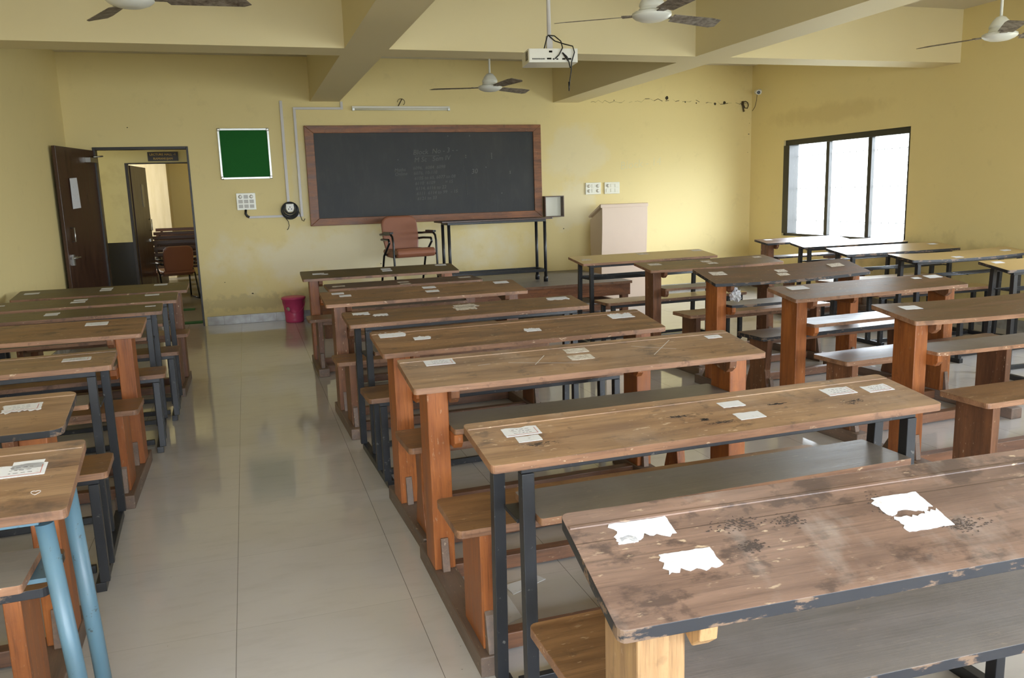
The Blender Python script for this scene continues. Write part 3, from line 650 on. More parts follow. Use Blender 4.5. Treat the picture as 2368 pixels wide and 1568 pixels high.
lc = thing('lectern', 'pale laminated lectern with a sloping top standing right of the platform', 'lectern', (4.44, 5.66, 0), math.radians(-1))
sp = [(.0, 0), (.0, 1.10 - .0), (.0, 1.215), (.40, 1.06), (.43, .9), (.40, .5), (.40, 0)]
front = [(.0 - .03 * math.sin(min(1, max(0, (z - .1) / 1.0)) * math.pi) , z) for z in [i * .1 for i in range(13)]]
bm = BM()
side = [(.02 * math.sin(z * 4.2) - .01, z) for z in [i * .1 for i in range(0, 13)]]
prof = side[:12] + [(side[12][0], 1.215)] + [(.37, 1.06), (.38, .8), (.35, .4), (.36, 0)]
prism_x(bm, prof, 0, .018); obj('side_panel', bm, 'podium_cream', lc, .001)
bm = BM(); prism_x(bm, prof, .612, .63); obj('side_panel', bm, 'podium_cream', lc, .001)
bm = BM(); prism_x(bm, [(y, z) for y, z in prof[:13]] + [(y + .018, z) for y, z in prof[:13]][::-1], .018, .612); obj('front_panel', bm, 'podium_cream', lc)
bm = BM(); prism_x(bm, [(-.022, 1.215), (-.022, 1.255), (.0, 1.262), (.39, 1.105), (.385, 1.085), (.0, 1.232)], -.015, .645); obj('sloping_top', bm, 'podium_cream', lc, .002)
bm = BM(); box(bm, .018, .612, .03, .33, .55, .568); obj('shelf', bm, 'podium_cream', lc)
bm = BM(); box(bm, .018, .612, .02, .34, .0, .06); obj('plinth', bm, 'podium_cream', lc)

bk = thing('bucket', 'pink plastic bucket with a lid and a handle standing by the front wall', 'bucket', (.605, 6.05, 0))
bm = BM(); lathe(bm, [(.100, 0), (.104, .01), (.108, .05), (.106, .052), (.122, .262), (.130, .265), (.132, .285)], 32); obj('bucket_body', bm, 'bucket_pink', bk)
bm = BM(); lathe(bm, [(.139, .272), (.141, .292), (.132, .300), (.10, .306), (.02, .312)], 32); obj('lid', bm, 'bucket_pink', bk)
bm = BM(); tube(bm, [(.127 * math.cos(a), -.02 - .127 * abs(math.sin(a)) * .95, .26 - .14 * math.sin(a)) for a in [math.pi * k / 16 for k in range(17)]], .0045, 6); obj('handle', bm, 'bucket_pink', bk)
bm = BM(); lathe(bm, [(.0, 0), (.026, .001), (.026, .004), (.018, .005)], 16); s = obj('round_sticker', bm, 'module_grey', bk, loc=(-.072, -.095, .165)); s.rotation_euler = (math.pi / 2, 0, -.65)

# ------------------------------------------------------------------ projector
pj = thing('projector', 'white ceiling projector with black cables hanging from a pole', 'projector', (2.21, 1.52, 2.285), math.radians(-8))
bm = BM(); plank(bm, -.17, .17, -.12, .12, .088, .088, .012); obj('casing', bm, 'plastic_white', pj, .006)
bm = BM(); box(bm, -.03, .03, -.03, .03, .088, .10); box(bm, -.02, .02, -.02, .02, .10, .19); tube(bm, [(0, 0, .19), (0, 0, ZC - 2.285)], .014, 12); lathe(bm, [(.05, ZC - 2.285 - .02), (.05, ZC - 2.285)], 16); obj('ceiling_pole', bm, 'trunking_white', pj, 0)
bm = BM()
for x, z, w, h in ((-.03, .062, .022, .012), (-.045, .018, .03, .01), (-.005, .016, .012, .008), (.02, .016, .012, .008), (.06, .016, .02, .010), (.10, .016, .022, .010)): box(bm, x, x + w, -.123, -.12, z, z + h)
for i in range(16): box(bm, -.145 + i * .0055, -.142 + i * .0055, -.123, -.12, .018, .026)
obj('rear_ports', bm, 'lens_black', pj)
bm = BM()
for i in range(6): box(bm, -.173, -.17, -.09, -.03, .02 + i * .010, .026 + i * .010)
obj('side_vent', bm, 'lens_black', pj)
bm = BM()
tube(bm, [(-.05, -.05, .09), (-.04, -.06, .13), (-.02, -.03, .18), (-.01, -.022, .19), (.03, -.03, .185), (.06, -.09, .14), (.06, -.135, .09), (.035, -.135, .045), (.01, -.125, .022)], .004, 6)
tube(bm, [(-.01, -.022, .19), (.03, -.04, .15), (.08, -.10, .12), (.13, -.135, .10), (.14, -.14, .06), (.12, -.14, .0), (.115, -.14, -.06), (.105, -.14, -.12), (.10, -.14, -.16)], .004, 6)
tube(bm, [(.06, -.13, .06), (.085, -.135, .03), (.10, -.14, .0), (.11, -.14, -.04)], [.004, .009, .004, .004], 6); tube(bm, [(.10, -.14, -.13), (.098, -.14, -.19)], [.007, .003], 6)
obj('hanging_cable', bm, 'cable_black', pj)

# ------------------------------------------------------------------ fans
VY = math.radians(-17.7)
def fan(x, y, angs, label):
    z = 2.50
    t = thing('ceiling_fan', label, 'fan', (x, y, z), 0, 'ceiling fans')
    bm = BM(); tube(bm, [(0, 0, .12), (0, 0, ZC - z - .02)], .011, 10); lathe(bm, [(.05, ZC - z - .07), (.06, ZC - z - .01), (.06, ZC - z)], 20); obj('down_rod', bm, 'fan_white', t)
    bm = BM(); lathe(bm, [(.055, .03), (.078, .035), (.082, .05), (.074, .058), (.074, .066), (.080, .070), (.078, .085), (.058, .12), (.034, .148), (.016, .155)], 28); obj('motor_cap', bm, 'fan_white', t)
    bm = BM(); lathe(bm, [(.03, -.028), (.07, -.022), (.105, -.008), (.122, .006), (.126, .014), (.120, .018), (.124, .024), (.11, .032), (.04, .034)], 36); obj('motor_housing', bm, 'fan_white', t)
    for a in angs:
        a = math.radians(a) + VY; bm = BM()
        ca, sa = math.cos(a), math.sin(a)
        def P(u, v, w): return (u * ca - v * sa, u * sa + v * ca, w)
        outl = [(.16, -.045), (.50, -.066), (.585, -.060), (.625, .035), (.585, .058), (.20, .050)]
        tw = lambda v: .012 - v * .22
        hexa(bm, [P(u, v, tw(v)) for u, v in outl], [P(u, v, tw(v) + .003) for u, v in outl])
        hexa(bm, [P(u, v, .012) for u, v in ((.10, -.022), (.19, -.03), (.19, .03), (.10, .022))], [P(u, v, .018) for u, v in ((.10, -.022), (.19, -.03), (.19, .03), (.10, .022))])
        obj('blade', bm, 'fan_blade_dirty', t)
fan(-.35, 1.10, (12, 132, 252), 'ceiling fan over the left rows with dirty blades, cut by the top edge')
fan(2.70, .97, (165, 35, -75), 'ceiling fan right of the projector with dirty brown blades')
fan(2.66, 4.45, (180, 50, -62), 'ceiling fan above the blackboard wall, smallest and farthest of the four')
fan(5.80, 1.18, (250, 8, 128), 'ceiling fan near the right wall above the window side desks')
# ------------------------------------------------------------------ bench desks
# every unit: (key, kind, x, y, turn, width, depth, height, rise, stickers)
DESKS = [
 ('M1', 'W', 0.557, 3.116, 0.001, 1.36, 0.32, 0.77, 0.041, [(0.146, 0.184, 0.1), (0.199, 0.16, 0.057), (0.74, 0.228, 0.089), (0.739, 0.154, 0.088), (1.251, 0.279, 0.099)]),
 ('M2', 'W', 0.687, 2.255, 0.02, 1.208, 0.32, 0.765, 0.008, [(0.095, 0.149, 0.095), (0.597, 0.158, 0.087), (0.59, 0.035, 0.084), (1.111, 0.209, 0.101)]),
 ('M3', 'W', 0.577, 1.277, 0.029, 1.364, 0.327, 0.772, 0.047, [(0.114, 0.262, 0.082), (0.152, 0.194, 0.076), (0.735, 0.263, 0.091), (0.732, 0.16, 0.09), (1.258, 0.277, 0.107)]),
 ('M4', 'T', 0.619, 0.397, 0.039, 1.407, 0.273, 0.767, 0.033, [(0.099, 0.215, 0.091), (0.2, 0.159, 0.08), (0.705, 0.238, 0.133), (0.69, 0.163, 0.123), (1.294, 0.211, 0.125)]),
 ('M5', 'W', 0.652, -0.504, 0.041, 1.387, 0.303, 0.768, 0.051, [(0.09, 0.237, 0.113), (0.212, 0.16, 0.075), (0.743, 0.133, 0.075), (1.252, 0.217, 0.121)]),
 ('M6', 'W', 0.647, -1.207, 0.006, 1.429, 0.317, 0.771, 0.046, [(0.15, 0.246, 0.113), (0.702, 0.231, 0.096), (0.691, 0.153, 0.097), (1.332, 0.24, 0.068)]),
 ('M7', 'T', 0.67, -2.069, 0.012, 1.424, 0.267, 0.765, 0.037, [(0.14, 0.175, 0.101), (0.143, 0.125, 0.066), (0.802, 0.178, 0.075), (0.805, 0.089, 0.084), (1.185, 0.174, 0.105), (1.322, 0.16, 0.096)]),
 ('M8', 'W', 0.624, -2.892, -0.04, 1.45, 0.266, 0.774, 0.085, [(0.133, 0.208, 0.103), (0.092, 0.179, 0.037), (0.177, 0.114, 0.098), (0.648, 0.168, 0.102), (0.654, 0.116, 0.098)]),
 ('R1', 'Y', 3.028, 2.927, 0.047, 1.449, 0.334, 0.777, 0.045, [(0.106, 0.161, 0.098), (0.763, 0.269, 0.115), (1.379, 0.274, 0.106)]),
 ('R2', 'W', 3.28, 2.098, 0.039, 1.331, 0.299, 0.768, 0.044, [(0.152, 0.206, 0.116), (0.665, 0.208, 0.094), (0.681, 0.133, 0.093), (1.212, 0.226, 0.078)]),
 ('R3', 'W', 3.193, 0.978, 0.059, 1.39, 0.29, 0.77, 0.081, [(0.152, 0.188, 0.125), (0.696, 0.172, 0.093), (0.665, 0.106, 0.092), (1.217, 0.184, 0.127)]),
 ('R4', 'W', 3.16, 0.059, 0.051, 1.367, 0.268, 0.766, 0.047, [(0.184, 0.217, 0.135), (1.135, 0.204, 0.065), (1.283, 0.223, 0.114)]),
 ('R5', 'W', 3.12, -0.886, 0.008, 1.45, 0.302, 0.772, 0.046, [(0.172, 0.215, 0.109)]),
 ('F1', 'W', 5.681, 3.916, 0.018, 1.134, 0.25, 0.789, 0.034, [(0.154, 0.215, 0.099)]),
 ('F2', 'Y', 5.593, 3.168, -0.005, 1.337, 0.236, 0.789, 0.04, []),
 ('F3', 'Y', 5.293, 2.173, -0.007, 1.31, 0.297, 0.789, 0.045, [(1.172, 0.215, 0.094)]),
 ('F4', 'Y', 5.315, 1.421, 0.033, 1.341, 0.272, 0.789, 0.035, [(1.198, 0.142, 0.085), (0.553, 0.063, 0.095)]),
 ('F5', 'Y', 5.202, 0.433, -0.028, 1.45, 0.269, 0.79, 0.046, [(0.121, 0.207, 0.09)]),
 ('L1', 'W', -1.558, 2.872, -0.006, 1.22, 0.337, 0.767, 0.033, [(0.104, 0.216, 0.101), (0.622, 0.249, 0.084), (0.622, 0.181, 0.083), (1.009, 0.282, 0.099)]),
 ('L2', 'T', -1.556, 2.078, 0.032, 1.2, 0.319, 0.775, 0.023, [(0.099, 0.206, 0.044), (0.575, 0.24, 0.085), (0.567, 0.163, 0.089), (1.03, 0.263, 0.093)]),
 ('L3', 'T', -1.598, 1.464, 0.065, 1.2, 0.315, 0.774, 0.015, [(0.574, 0.197, 0.08), (0.571, 0.145, 0.075), (1.128, 0.217, 0.062)]),
 ('L4', 'W', -1.619, 0.612, -0.0, 1.2, 0.32, 0.775, 0.046, [(0.961, 0.241, 0.109)]),
 ('L5', 'T', -1.639, -0.289, 0.051, 1.2, 0.306, 0.772, 0.017, [(1.051, 0.168, 0.109)]),
 ('L6', 'W', -1.627, -1.3, 0.027, 1.2, 0.317, 0.775, 0.05, [(1.057, 0.209, 0.108)]),
 ('L7', 'B', -1.482, -2.016, 0.013, 1.2, 0.309, 0.774, 0.074, [(1.078, 0.189, 0.104), (1.088, 0.212, 0.067)]),
]
LOOK = {  # key: label, top, edge, leg, groove, sag
'M1': ('wooden bench desk foremost in the middle row, in front of the brown armchair', 'desk_top_dark_olive', 'edge_brown', 'leg_orange', 0, 0),
'M2': ('wooden bench desk second from the platform in the middle row, partly hidden', 'desk_top_dark', 'edge_brown', 'leg_brown', 0, 0),
'M3': ('brown wooden bench desk third from the platform in the middle row', 'desk_top_brown', 'edge_brown', 'leg_brown', 0, 0),
'M4': ('black metal legged bench desk, fourth from the platform in the middle row', 'desk_top_brown', 'edge_brown', 'metal_black', 0, 0),
'M5': ('wooden bench desk fifth in the middle row with two overlapping white stickers at its left', 'desk_top_brown', 'edge_brown', 'leg_orange', 1, 0),
'M6': ('wooden bench desk with chalk crosses scratched on its top and orange legs, middle row', 'desk_top_pale', 'edge_brown', 'leg_orange', 1, 0),
'M7': ('bench desk with black metal legs, second nearest in the middle row, with white stickers', 'desk_top_pale', 'edge_brown', 'metal_black', 1, 0),
'M8': ('nearest bench desk of the middle row, stained top with black painted edge and torn stickers', 'desk_top_grey', 'edge_black', 'leg_pale', 1, 0),
'R1': ('yellow topped bench desk with black metal legs in front of the pale lectern', 'laminate_ochre', 'edge_brown', 'metal_black', 0, 0),
'R2': ('dark olive wooden bench desk directly behind the yellow topped one by the lectern', 'desk_top_olive', 'edge_brown', 'leg_brown', 0, .006),
'R3': ('dark wooden bench desk with black painted edge and white rag on its shelf', 'desk_top_dark', 'edge_black', 'leg_orange', 0, .014),
'R4': ('reddish wooden bench desk fourth from the lectern in the row right of the middle', 'desk_top_dark', 'edge_brown', 'leg_orange', 0, 0),
'R5': ('reddish wooden bench desk at the right edge of the photo with a sagging front edge', 'desk_top_dark', 'edge_brown', 'leg_orange', 0, .012),
'F1': ('wooden bench desk farthest back under the left part of the window', 'desk_top_dark', 'edge_black', 'leg_brown', 0, 0),
'F2': ('black legged bench desk under the window with its top gleaming white', 'laminate_ochre', 'edge_black', 'metal_black', 0, 0),
'F3': ('yellow topped bench desk with black legs, half gleaming, just nearer than the window', 'laminate_ochre', 'edge_black', 'metal_black', 0, 0),
'F4': ('yellow topped bench desk with sagging middle, black legs and wire shelf, by the right wall', 'laminate_ochre', 'edge_black', 'metal_black', 0, .016),
'F5': ('yellow topped bench desk with black legs cut by the right edge of the photo', 'laminate_ochre', 'edge_black', 'metal_black', 0, 0),
'L1': ('wooden bench desk foremost in the left row, right before the open doorway', 'desk_top_dark_olive', 'edge_brown', 'leg_brown', 0, 0),
'L2': ('bench desk with black metal legs second from the doorway in the left row', 'desk_top_dark_olive', 'edge_brown', 'metal_black', 0, 0),
'L3': ('bench desk with black metal legs third from the doorway in the left row', 'desk_top_dark_olive', 'edge_brown', 'metal_black', 0, 0),
'L4': ('wooden bench desk with bright orange leg beside the aisle in the left row', 'desk_top_brown', 'edge_brown', 'leg_orange', 0, 0),
'L5': ('black framed bench desk with pinkish worn edge, third nearest in the left row', 'desk_top_pale', 'edge_brown', 'metal_black', 1, 0),
'L6': ('wooden bench desk with rounded black edged corner, second from the camera in the left row', 'desk_top_pale', 'edge_black', 'leg_orange', 1, 0),
'L7': ('nearest bench desk of the left row with round light blue metal legs', 'desk_top_pale', 'edge_brown', 'metal_blue', 1, 0),
}
BEN = {'M1': (-.34, -.07), 'M2': (-.42, -.15), 'M3': (-.38, -.11), 'M4': (-.47, -.20), 'M5': (-.42, -.15), 'M6': (-.55, -.27), 'M7': (-.50, -.24), 'R1': (-.48, -.20), 'R2': (-.60, -.33), 'R3': (-.52, -.24), 'R4': (-.42, -.15), 'R5': (-.42, -.15), 'F1': (-.40, -.15), 'F2': (-.42, -.18), 'F3': (-.42, -.18), 'L1': (-.32, -.05), 'L2': (-.34, -.08), 'L3': (-.50, -.24), 'L4': (-.41, -.14), 'L5': (-.52, -.26), 'L6': (-.43, -.17)}
REND = {'M5': -.358, 'L6': -.44, 'M6': -.56}
def torn(bm, cx, cy, w, h, zf, jag, k=22):
    """outline of a sticker with torn edges lying on the sloping top"""
    pts = []
    ns = 15 if jag > .15 else 7
    side = random.choice((0, 1, 2, 3)); base_ = 0.0
    for e_ in range(4):
        rag = jag if e_ in (side, (side + 1) % 4) else jag * .12
        n_ = ns if e_ % 2 == 0 else max(3, ns // 2)
        for i in range(n_):
            q_ = -.5 + i / n_
            base_ = base_ * .6 + random.uniform(-1, 1) * rag * .45
            off = base_ + (random.uniform(-1, 1) * rag * .35 if i else 0)
            u, v = ((q_, -.5 - off), (.5 + off * .4, q_), (-q_, .5 + off), (-.5 - off * .4, -q_))[e_]
            pts.append((cx + u * w, cy + v * h))
    top = [bm.verts.new((x, y, zf(x, y) + .0012)) for x, y in pts]; bot = [bm.verts.new((x, y, zf(x, y) + .0002)) for x, y in pts]
    bm.faces.new(top); n = len(pts)
    for i in range(n): bm.faces.new([bot[i], bot[(i + 1) % n], top[(i + 1) % n], top[i]])
def flatquad(bm, pts, zf, up, mi=0):
    bm.faces.new([bm.verts.new((x, y, zf(x, y) + up)) for x, y in pts]).material_index = mi
random.seed(21)
for (key, kind, X, Y, A, W, D, Z, RISE, ST) in DESKS:
    label, topm, edgem, legm, groove, sag = LOOK[key]
    row = {'M': 'bench desks of the middle row', 'R': 'bench desks of the row right of the middle', 'F': 'bench desks of the row along the window wall', 'L': 'bench desks of the left row'}[key[0]]
    t = thing('bench_desk', label, 'desk', (X, Y, 0), A, row)
    sl = lambda x, y: RISE * y / D - sag * (1 - (2 * x / W - 1) ** 2) if True else 0
    th = .022
    bm = BM(); plank(bm, 0, W, 0, D, Z, th, .014 if key != 'L6' else .035, sl, 10, 0, 1)
    if groove:
        for gy, gw in ((D - .040, .0035),):
            bmg = [(.004, gy - gw), (W - .004, gy - gw), (W - .004, gy + gw), (.004, gy + gw)]
            lo = [(x, y, Z + sl(x, y) - .002) for x, y in bmg]; hi = [(x, y, Z + sl(x, y) + .0022) for x, y in bmg]
            if not sag: hexa(bm, lo, hi, 0)
    top = obj('desktop', bm, [topm, edgem], t, .004)
    zt = lambda x, y: Z + sl(x, y)
    # torn stickers
    for (u, v, w) in ST:
        h = min(.062, w * .52) if key != 'M8' else w * .42; v = min(max(v, h * .5 + .012), D - h * .5 - (.03 if key != 'M8' else .045))
        if u - w / 2 < .01: u = .012 + w / 2
        sb = BM(); worn = key in ('R3', 'M2', 'R2', 'R1') or (key in ('M4', 'M6') and .4 < u < .9)
        jag = .30 if key in ('M8', 'M5', 'M4', 'L6') else .10
        torn(sb, u, v, w, h, zt, jag)
        s = obj('paper_sticker', sb, 'paper_worn' if worn else 'paper_white', top)
        if key in ('M7', 'M6', 'L5', 'L7', 'L6') and not worn and w > .085:
            bb_ = BM()
            for k_ in range(3):
                yy = v + h * (.22 - .22 * k_); xa = u - w * .25
                while xa < u + w * .22:
                    ln = random.uniform(.004, .012); flatquad(bb_, [(xa, yy), (xa + ln, yy + random.uniform(-.001, .001)), (xa + ln, yy + .0018), (xa, yy + .0016)], zt, .0016); xa += ln + random.uniform(.002, .006)
            obj('handwriting', bb_, 'ink', s)
            rb = BM(); e_ = .0016
            for q in ([(u - w * .44, v - h * .40), (u + w * .40, v - h * .40), (u + w * .40, v - h * .40 + e_), (u - w * .44, v - h * .40 + e_)], [(u + w * .40, v - h * .40), (u + w * .40 + e_, v - h * .40), (u + w * .40 + e_, v + h * .3), (u + w * .40, v + h * .3)]): flatquad(rb, q, zt, .0016)
            obj('red_border', rb, 'red_border', s)
    if key == 'M6':
        for a, b in (((.49, .12), (.56, .21)), ((.40, .17), (.66, .09)), ((.98, .10), (1.13, .25)), ((.94, .22), (1.10, .14)), ((.28, .17), (.33, .175))):
            cb = BM(); dx, dy = b[0] - a[0], b[1] - a[1]; L = math.hypot(dx, dy); nx_, ny_ = -dy / L * .0016, dx / L * .0016
            flatquad(cb, [(a[0] - nx_, a[1] - ny_), (b[0] - nx_, b[1] - ny_), (b[0] + nx_, b[1] + ny_), (a[0] + nx_, a[1] + ny_)], zt, .0006)
            obj('chalk_scratch', cb, 'trunking_white', top)
    if key == 'L7':
        cb = BM(); pts = [(1.125 + .010 * math.sin(a) ** 3, .085 + .008 * (math.cos(a) - .38 * math.cos(2 * a) - .15 * math.cos(3 * a))) for a in [k * math.pi / 10 for k in range(20)]]
        tube(cb, [(x, y, zt(x, y) + .0004) for x, y in pts], .0008, 4, closed=True); obj('heart_doodle', cb, 'trunking_white', top)
    if key in ('M7',):
        for (u, v, w, h) in ((.155, .085, .075, .018), (.66, .10, .02, .012), (.60, .14, .05, .012), (.70, .07, .08, .016), (1.17, .09, .09, .03), (.93, .14, .05, .008)):
            cb = BM()
            for q in range(60):
                x = u + max(-1, min(1, random.gauss(0, .4))) * w * .7; y = v + max(-1, min(1, random.gauss(0, .45))) * h * .7; l = random.uniform(.004, .013)
                flatquad(cb, [(x, y), (x + l, y + random.uniform(-.002, .002)), (x + l, y + .002), (x, y + .0015)], zt, .0004)
            obj('ink_scribble', cb, 'ink', top)
    if key == 'M8':
        for (u, v, w, h) in ((.30, .175, .10, .03), (.40, .165, .06, .025), (.30, .12, .04, .02), (.72, .09, .09, .03), (.60, .165, .03, .05)):
            cb = BM()
            for q in range(110):
                x = u + random.gauss(0, .27) * w; y = v + random.gauss(0, .3) * h; l = random.uniform(.002, .007)
                if .03 < y < D - .05: flatquad(cb, [(x, y), (x + l, y + random.uniform(-.002, .002)), (x + l * .8, y + .0024), (x, y + .0016)], zt, .0005 + .0001 * (q % 5))
            obj('glue_residue', cb, 'glue_dark', top)
    SY0, SY1 = BEN.get(key, (-.47, -.21)); SZ = .47; RE = REND.get(key, SY0 - .045)      # seat board, near end of the runner
    zu = lambda y: Z - th + RISE * y / D - sag * .3      # underside near the ends
    if kind == 'W':
        pw = .078 if key != 'M8' else .085
        po = .055
        for s in (0, 1):
            xa = po if s == 0 else W - po - pw
            xi0, xi1 = (xa + pw, xa + pw + .032) if s == 0 else (xa - .032, xa)
            bm = BM(); y0_, y1_ = .055, .195
            prism_x(bm, [(y0_, .066), (y1_, .066), (y1_, zu(y1_) - .001), (y0_, zu(y0_) - .001)], xa, xa + pw); obj('desk_leg', bm, legm, t, .004)
            # bracket under the top with rounded lower ends
            bm = BM(); d0, d1 = .006, D - .012
            prism_x(bm, [(d0, zu(d0) - .001), (d0 + .004, zu(d0) - .028), (d0 + .03, zu(d0) - .050), (d1 - .05, zu(d1) - .055), (d1 - .012, zu(d1) - .03), (d1, zu(d1) - .001)], xi0, xi1); obj('top_bracket', bm, 'leg_brown' if key != 'M8' else legm, t, .003)
            bm = BM(); h_ = Z - .178
            prism_x(bm, [(-.012, h_), (-.012, h_ - .03), (.006, h_ - .052), (.10, h_ - .056), (.24, h_ - .05), (.25, h_)], xi0, xi1); obj('shelf_bracket', bm, legm, t, .003)
            # bench leg, runner, wedges
            xl = xa + .018; bw = .042
            q0 = max(SY0 + .035, RE + .045); q1 = SY1 - .035
            flare = key in ('R3', 'M2', 'M5', 'F1')
            bm = BM()
            if flare: prism_x(bm, [(q0 - .01, .066), (q1 + .03, .066), (q1 + .01, .15), (q1 - .02, .24), (q1 - .01, SZ - .026), (q0 + .01, SZ - .026), (q0 + .03, .24), (q0 + .02, .15)], xl, xl + bw)
            else: prism_x(bm, [(q0, .066), (q1, .066), (q1, SZ - .026), (q0, SZ - .026)], xl, xl + bw)
            obj('bench_leg', bm, 'leg_brown' if legm == 'leg_orange' and key in ('M1', 'M3', 'R4', 'R5', 'R3') else legm, t, .003)
            bm = BM(); box(bm, xa - .004, xa + pw + .004, RE, .32, 0, .066); obj('floor_runner', bm, 'runner_brown', t, .004)
            xm = xa + pw / 2
            for prf in ([(.055, .066), (.028, .066), (.046, .19), (.055, .19)], [(q0, .066), (q0 - .038, .066), (q0 - .012, .18), (q0, .19)], [(.195, .066), (.26, .066), (.20, .16), (.195, .16)]):
                bm = BM(); prism_x(bm, prf, xm - .015, xm + .013); obj('wedge', bm, 'runner_brown', t, .002)
        xs0, xs1 = po + pw + .002, W - po - pw - .002
        bm = BM(); plank(bm, xs0, xs1, -.01, .215, Z - .158, .02, .012, (lambda x, y: -sag * .6 * (1 - (2 * x / W - 1) ** 2)), 8, 0, 1); obj('book_shelf', bm, ['shelf_dusty', edgem], t, .003)
        bm = BM(); r0, r1 = po + pw + .005, W - po - pw - .005
        box(bm, r0, r1, .085, .135, .008, .062); obj('long_stretcher', bm, 'stretcher_brown', t, .003)
        bm = BM(); box(bm, r0, r1, SY0 + .10, SY0 + .15, .008, .062); obj('long_stretcher', bm, 'stretcher_brown', t, .003)
        bm = BM(); box(bm, po + .062, W - po - .062, SY0 + .11, SY0 + .15, SZ - .068, SZ - .026); obj('seat_apron', bm, edgem if edgem != 'edge_black' else 'stretcher_brown', t, .002)
        seatm = 'seat_brown' if key not in ('R3', 'R4') else 'desk_top_dark'
        bm = BM(); plank(bm, .0, W, SY0, SY1, SZ, .025, .02, None, 1, 0, 1); obj('bench_seat', bm, [seatm, edgem], t, .004)
    else:
        rnd = kind == 'B'; q = .017 if not rnd else .0195
        def post(bm, x, y, za, zb, x2=None, y2=None):
            x2 = x if x2 is None else x2; y2 = y if y2 is None else y2
            if rnd: tube(bm, [(x2, y2, za), (x, y, zb)], q, 14)
            else: hexa(bm, [(x2 - q, y2 - q, za), (x2 + q, y2 - q, za), (x2 + q, y2 + q, za), (x2 - q, y2 + q, za)], [(x - q, y - q, zb), (x + q, y - q, zb), (x + q, y + q, zb), (x - q, y + q, zb)])
        yn, yf = .045, D - {'L3': .115, 'L7': .085, 'M7': .065}.get(key, .05)
        xL, xR_ = .105, W - .085
        bm = BM(); rz = .028
        for y in (yn, yf): hexa(bm, [(xL - q, y - .012, zu(y) - rz), (xR_ + q, y - .012, zu(y) - rz), (xR_ + q, y + .012, zu(y) - rz), (xL - q, y + .012, zu(y) - rz)], [(xL - q, y - .012, zu(y) - .001), (xR_ + q, y - .012, zu(y) - .001), (xR_ + q, y + .012, zu(y + .0) - .001), (xL - q, y + .012, zu(y) - .001)])
        for x in (xL, xR_): hexa(bm, [(x - .012, yn + .012, zu(yn) - rz), (x + .012, yn + .012, zu(yn) - rz), (x + .012, yf - .012, zu(yf) - rz), (x - .012, yf - .012, zu(yf) - rz)], [(x - .012, yn + .012, zu(yn) - .002), (x + .012, yn + .012, zu(yn) - .002), (x + .012, yf - .012, zu(yf) - .002), (x - .012, yf - .012, zu(yf) - .002)])
        obj('top_frame', bm, legm, t, .002)
        for s, x in ((0, xL), (1, xR_)):
            for y in (yn, yf):
                bm = BM(); xx = x if y == yn else (x - .028 if s == 0 else x + .028) if kind == 'T' else x
                xt = xx if not rnd or s == 0 else xx + (.028 if y == yn else .045); xb = xx if not rnd or s == 0 else xt + (.048 if y == yn else .03)
                post(bm, xt, y, .036 if not rnd else .0, zu(y) - rz, xb, y + (.03 if y == yf else .0)); obj('desk_leg', bm, legm, t, 0 if rnd else .002)
            for y in (SY0 + .045, SY1 - .045):
                bm = BM(); xx = x - .03 if s == 0 else x + .03
                post(bm, xx, y, .036 if not rnd else 0, SZ - .051); obj('bench_leg', bm, legm, t, 0 if rnd else .002)
            xx = x - .015 if s == 0 else x + .015
            bm = BM(); box(bm, xx - .018, xx + .018, SY0 + .025, yf + .048 if kind == 'T' else yf + .02, .004 if rnd else 0, .036); obj('floor_bar', bm, legm, t, .002)
        bm = BM(); box(bm, xL + .02, xR_ - .02, SY1 - .057, SY1 - .033, .004, .034); obj('cross_bar', bm, legm, t, .002)
        bm = BM(); box(bm, xL + .02, xR_ - .02, yf - .0, yf + .024, .004, .034); obj('cross_bar', bm, legm, t, .002)
        bm = BM()
        for y in (SY0 + .045, SY1 - .045): box(bm, xL - .05, xR_ + .05, y - .012, y + .012, SZ - .051, SZ - .026)
        obj('seat_frame', bm, legm, t, .002)
        hs = Z - .158
        if kind == 'Y':
            bm = BM()
            for k_ in range(6): tube(bm, [(xL + .005, yn + .02 + k_ * (D - .13) / 5, hs), (W / 2, yn + .02 + k_ * (D - .13) / 5, hs - .004), (xR_ - .005, yn + .02 + k_ * (D - .13) / 5, hs)], .003, 6)
            for x in (xL + .02, W / 2, xR_ - .02): tube(bm, [(x, yn, hs - .004), (x, yf, hs - .004)], .004, 6)
            obj('wire_shelf', bm, legm, t)
            bm = BM(); box(bm, xL + .017, xR_ - .017, yf - .004, yf + .006, hs - .006, hs + (.022 if key == 'R1' else .003)); obj('shelf_bar', bm, legm, t, .001)
            seatm = 'laminate_ochre'
        else:
            bm = BM(); plank(bm, xL + .022, xR_ - .022 if kind != 'T' else xR_ + .0 - .02, -.0, .21, hs, .02, .008, None, 1, 0, 1); obj('book_shelf', bm, ['shelf_dusty', edgem], t, .003)
            for x in (xL, xR_):
                bm = BM(); box(bm, x - .02 if x == xL else x - .05, x + .05 if x == xL else x + .02, yn + .025, yf - .02, hs - .032, hs - .021); obj('shelf_support', bm, legm, t, .001)
            seatm = 'seat_brown'
        bm = BM(); plank(bm, .0, W, SY0, SY1, SZ, .025, .03 if kind == 'Y' else .02, None, 1, 0, 1); obj('bench_seat', bm, [seatm, edgem if kind != 'Y' else 'edge_brown'], t, .004)

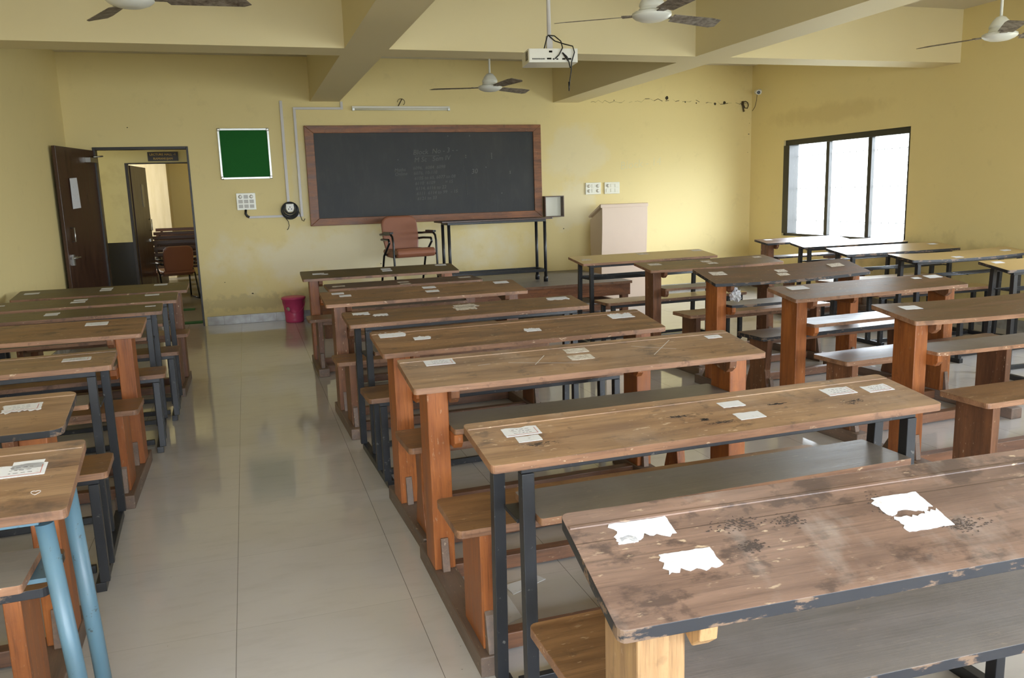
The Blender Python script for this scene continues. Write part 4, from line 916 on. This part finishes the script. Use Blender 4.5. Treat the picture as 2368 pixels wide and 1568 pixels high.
# ------------------------------------------------------------------ loose paper and rags
random.seed(4)
def crumple(name, loc, r, label, cat, sq=.6):
    bm = BM(); bmesh.ops.create_icosphere(bm, subdivisions=3, radius=r)
    for v in bm.verts:
        k = .55 + .75 * random.random(); v.co.x *= k * 1.2; v.co.y *= k; v.co.z = v.co.z * k * sq
    zmin = min(v.co.z for v in bm.verts)
    for v in bm.verts: v.co.z -= zmin
    tag(obj(name, bm, 'paper_white', loc=loc), label, cat)
crumple('paper_scrap', (3.43, 1.09, .612), .035, 'white crumpled rag lying on the shelf of the dark desk with the black edge', 'scrap', 1.3)
crumple('paper_scrap', (.98, -.80, .472), .028, 'small white crumpled scrap on a bench seat behind the orange legged middle desk', 'scrap')

def sheet(pts, label, lift=.004):
    bm = BM(); n = len(pts); top = [bm.verts.new((x, y, .0022 + (lift if i == n - 1 else 0))) for i, (x, y) in enumerate(pts)]; bot = [bm.verts.new((x, y, .0005)) for x, y in pts]
    bm.faces.new(top); bm.faces.new(bot[::-1])
    for i in range(n): bm.faces.new([bot[i], bot[(i + 1) % n], top[(i + 1) % n], top[i]])
    tag(obj('paper_sheet', bm, 'paper_white'), label, 'paper', 'paper sheets on the floor')
sheet([(.865, -1.50), (.93, -1.47), (.93, -1.30), (.86, -1.25), (.80, -1.28)], 'white paper sheet lying on the floor beside the second nearest desk of the middle row')
sheet([(.95, -1.31), (1.10, -1.24), (1.08, -1.20), (.94, -1.24)], 'smaller pale paper sheet on the floor just beyond the first one')
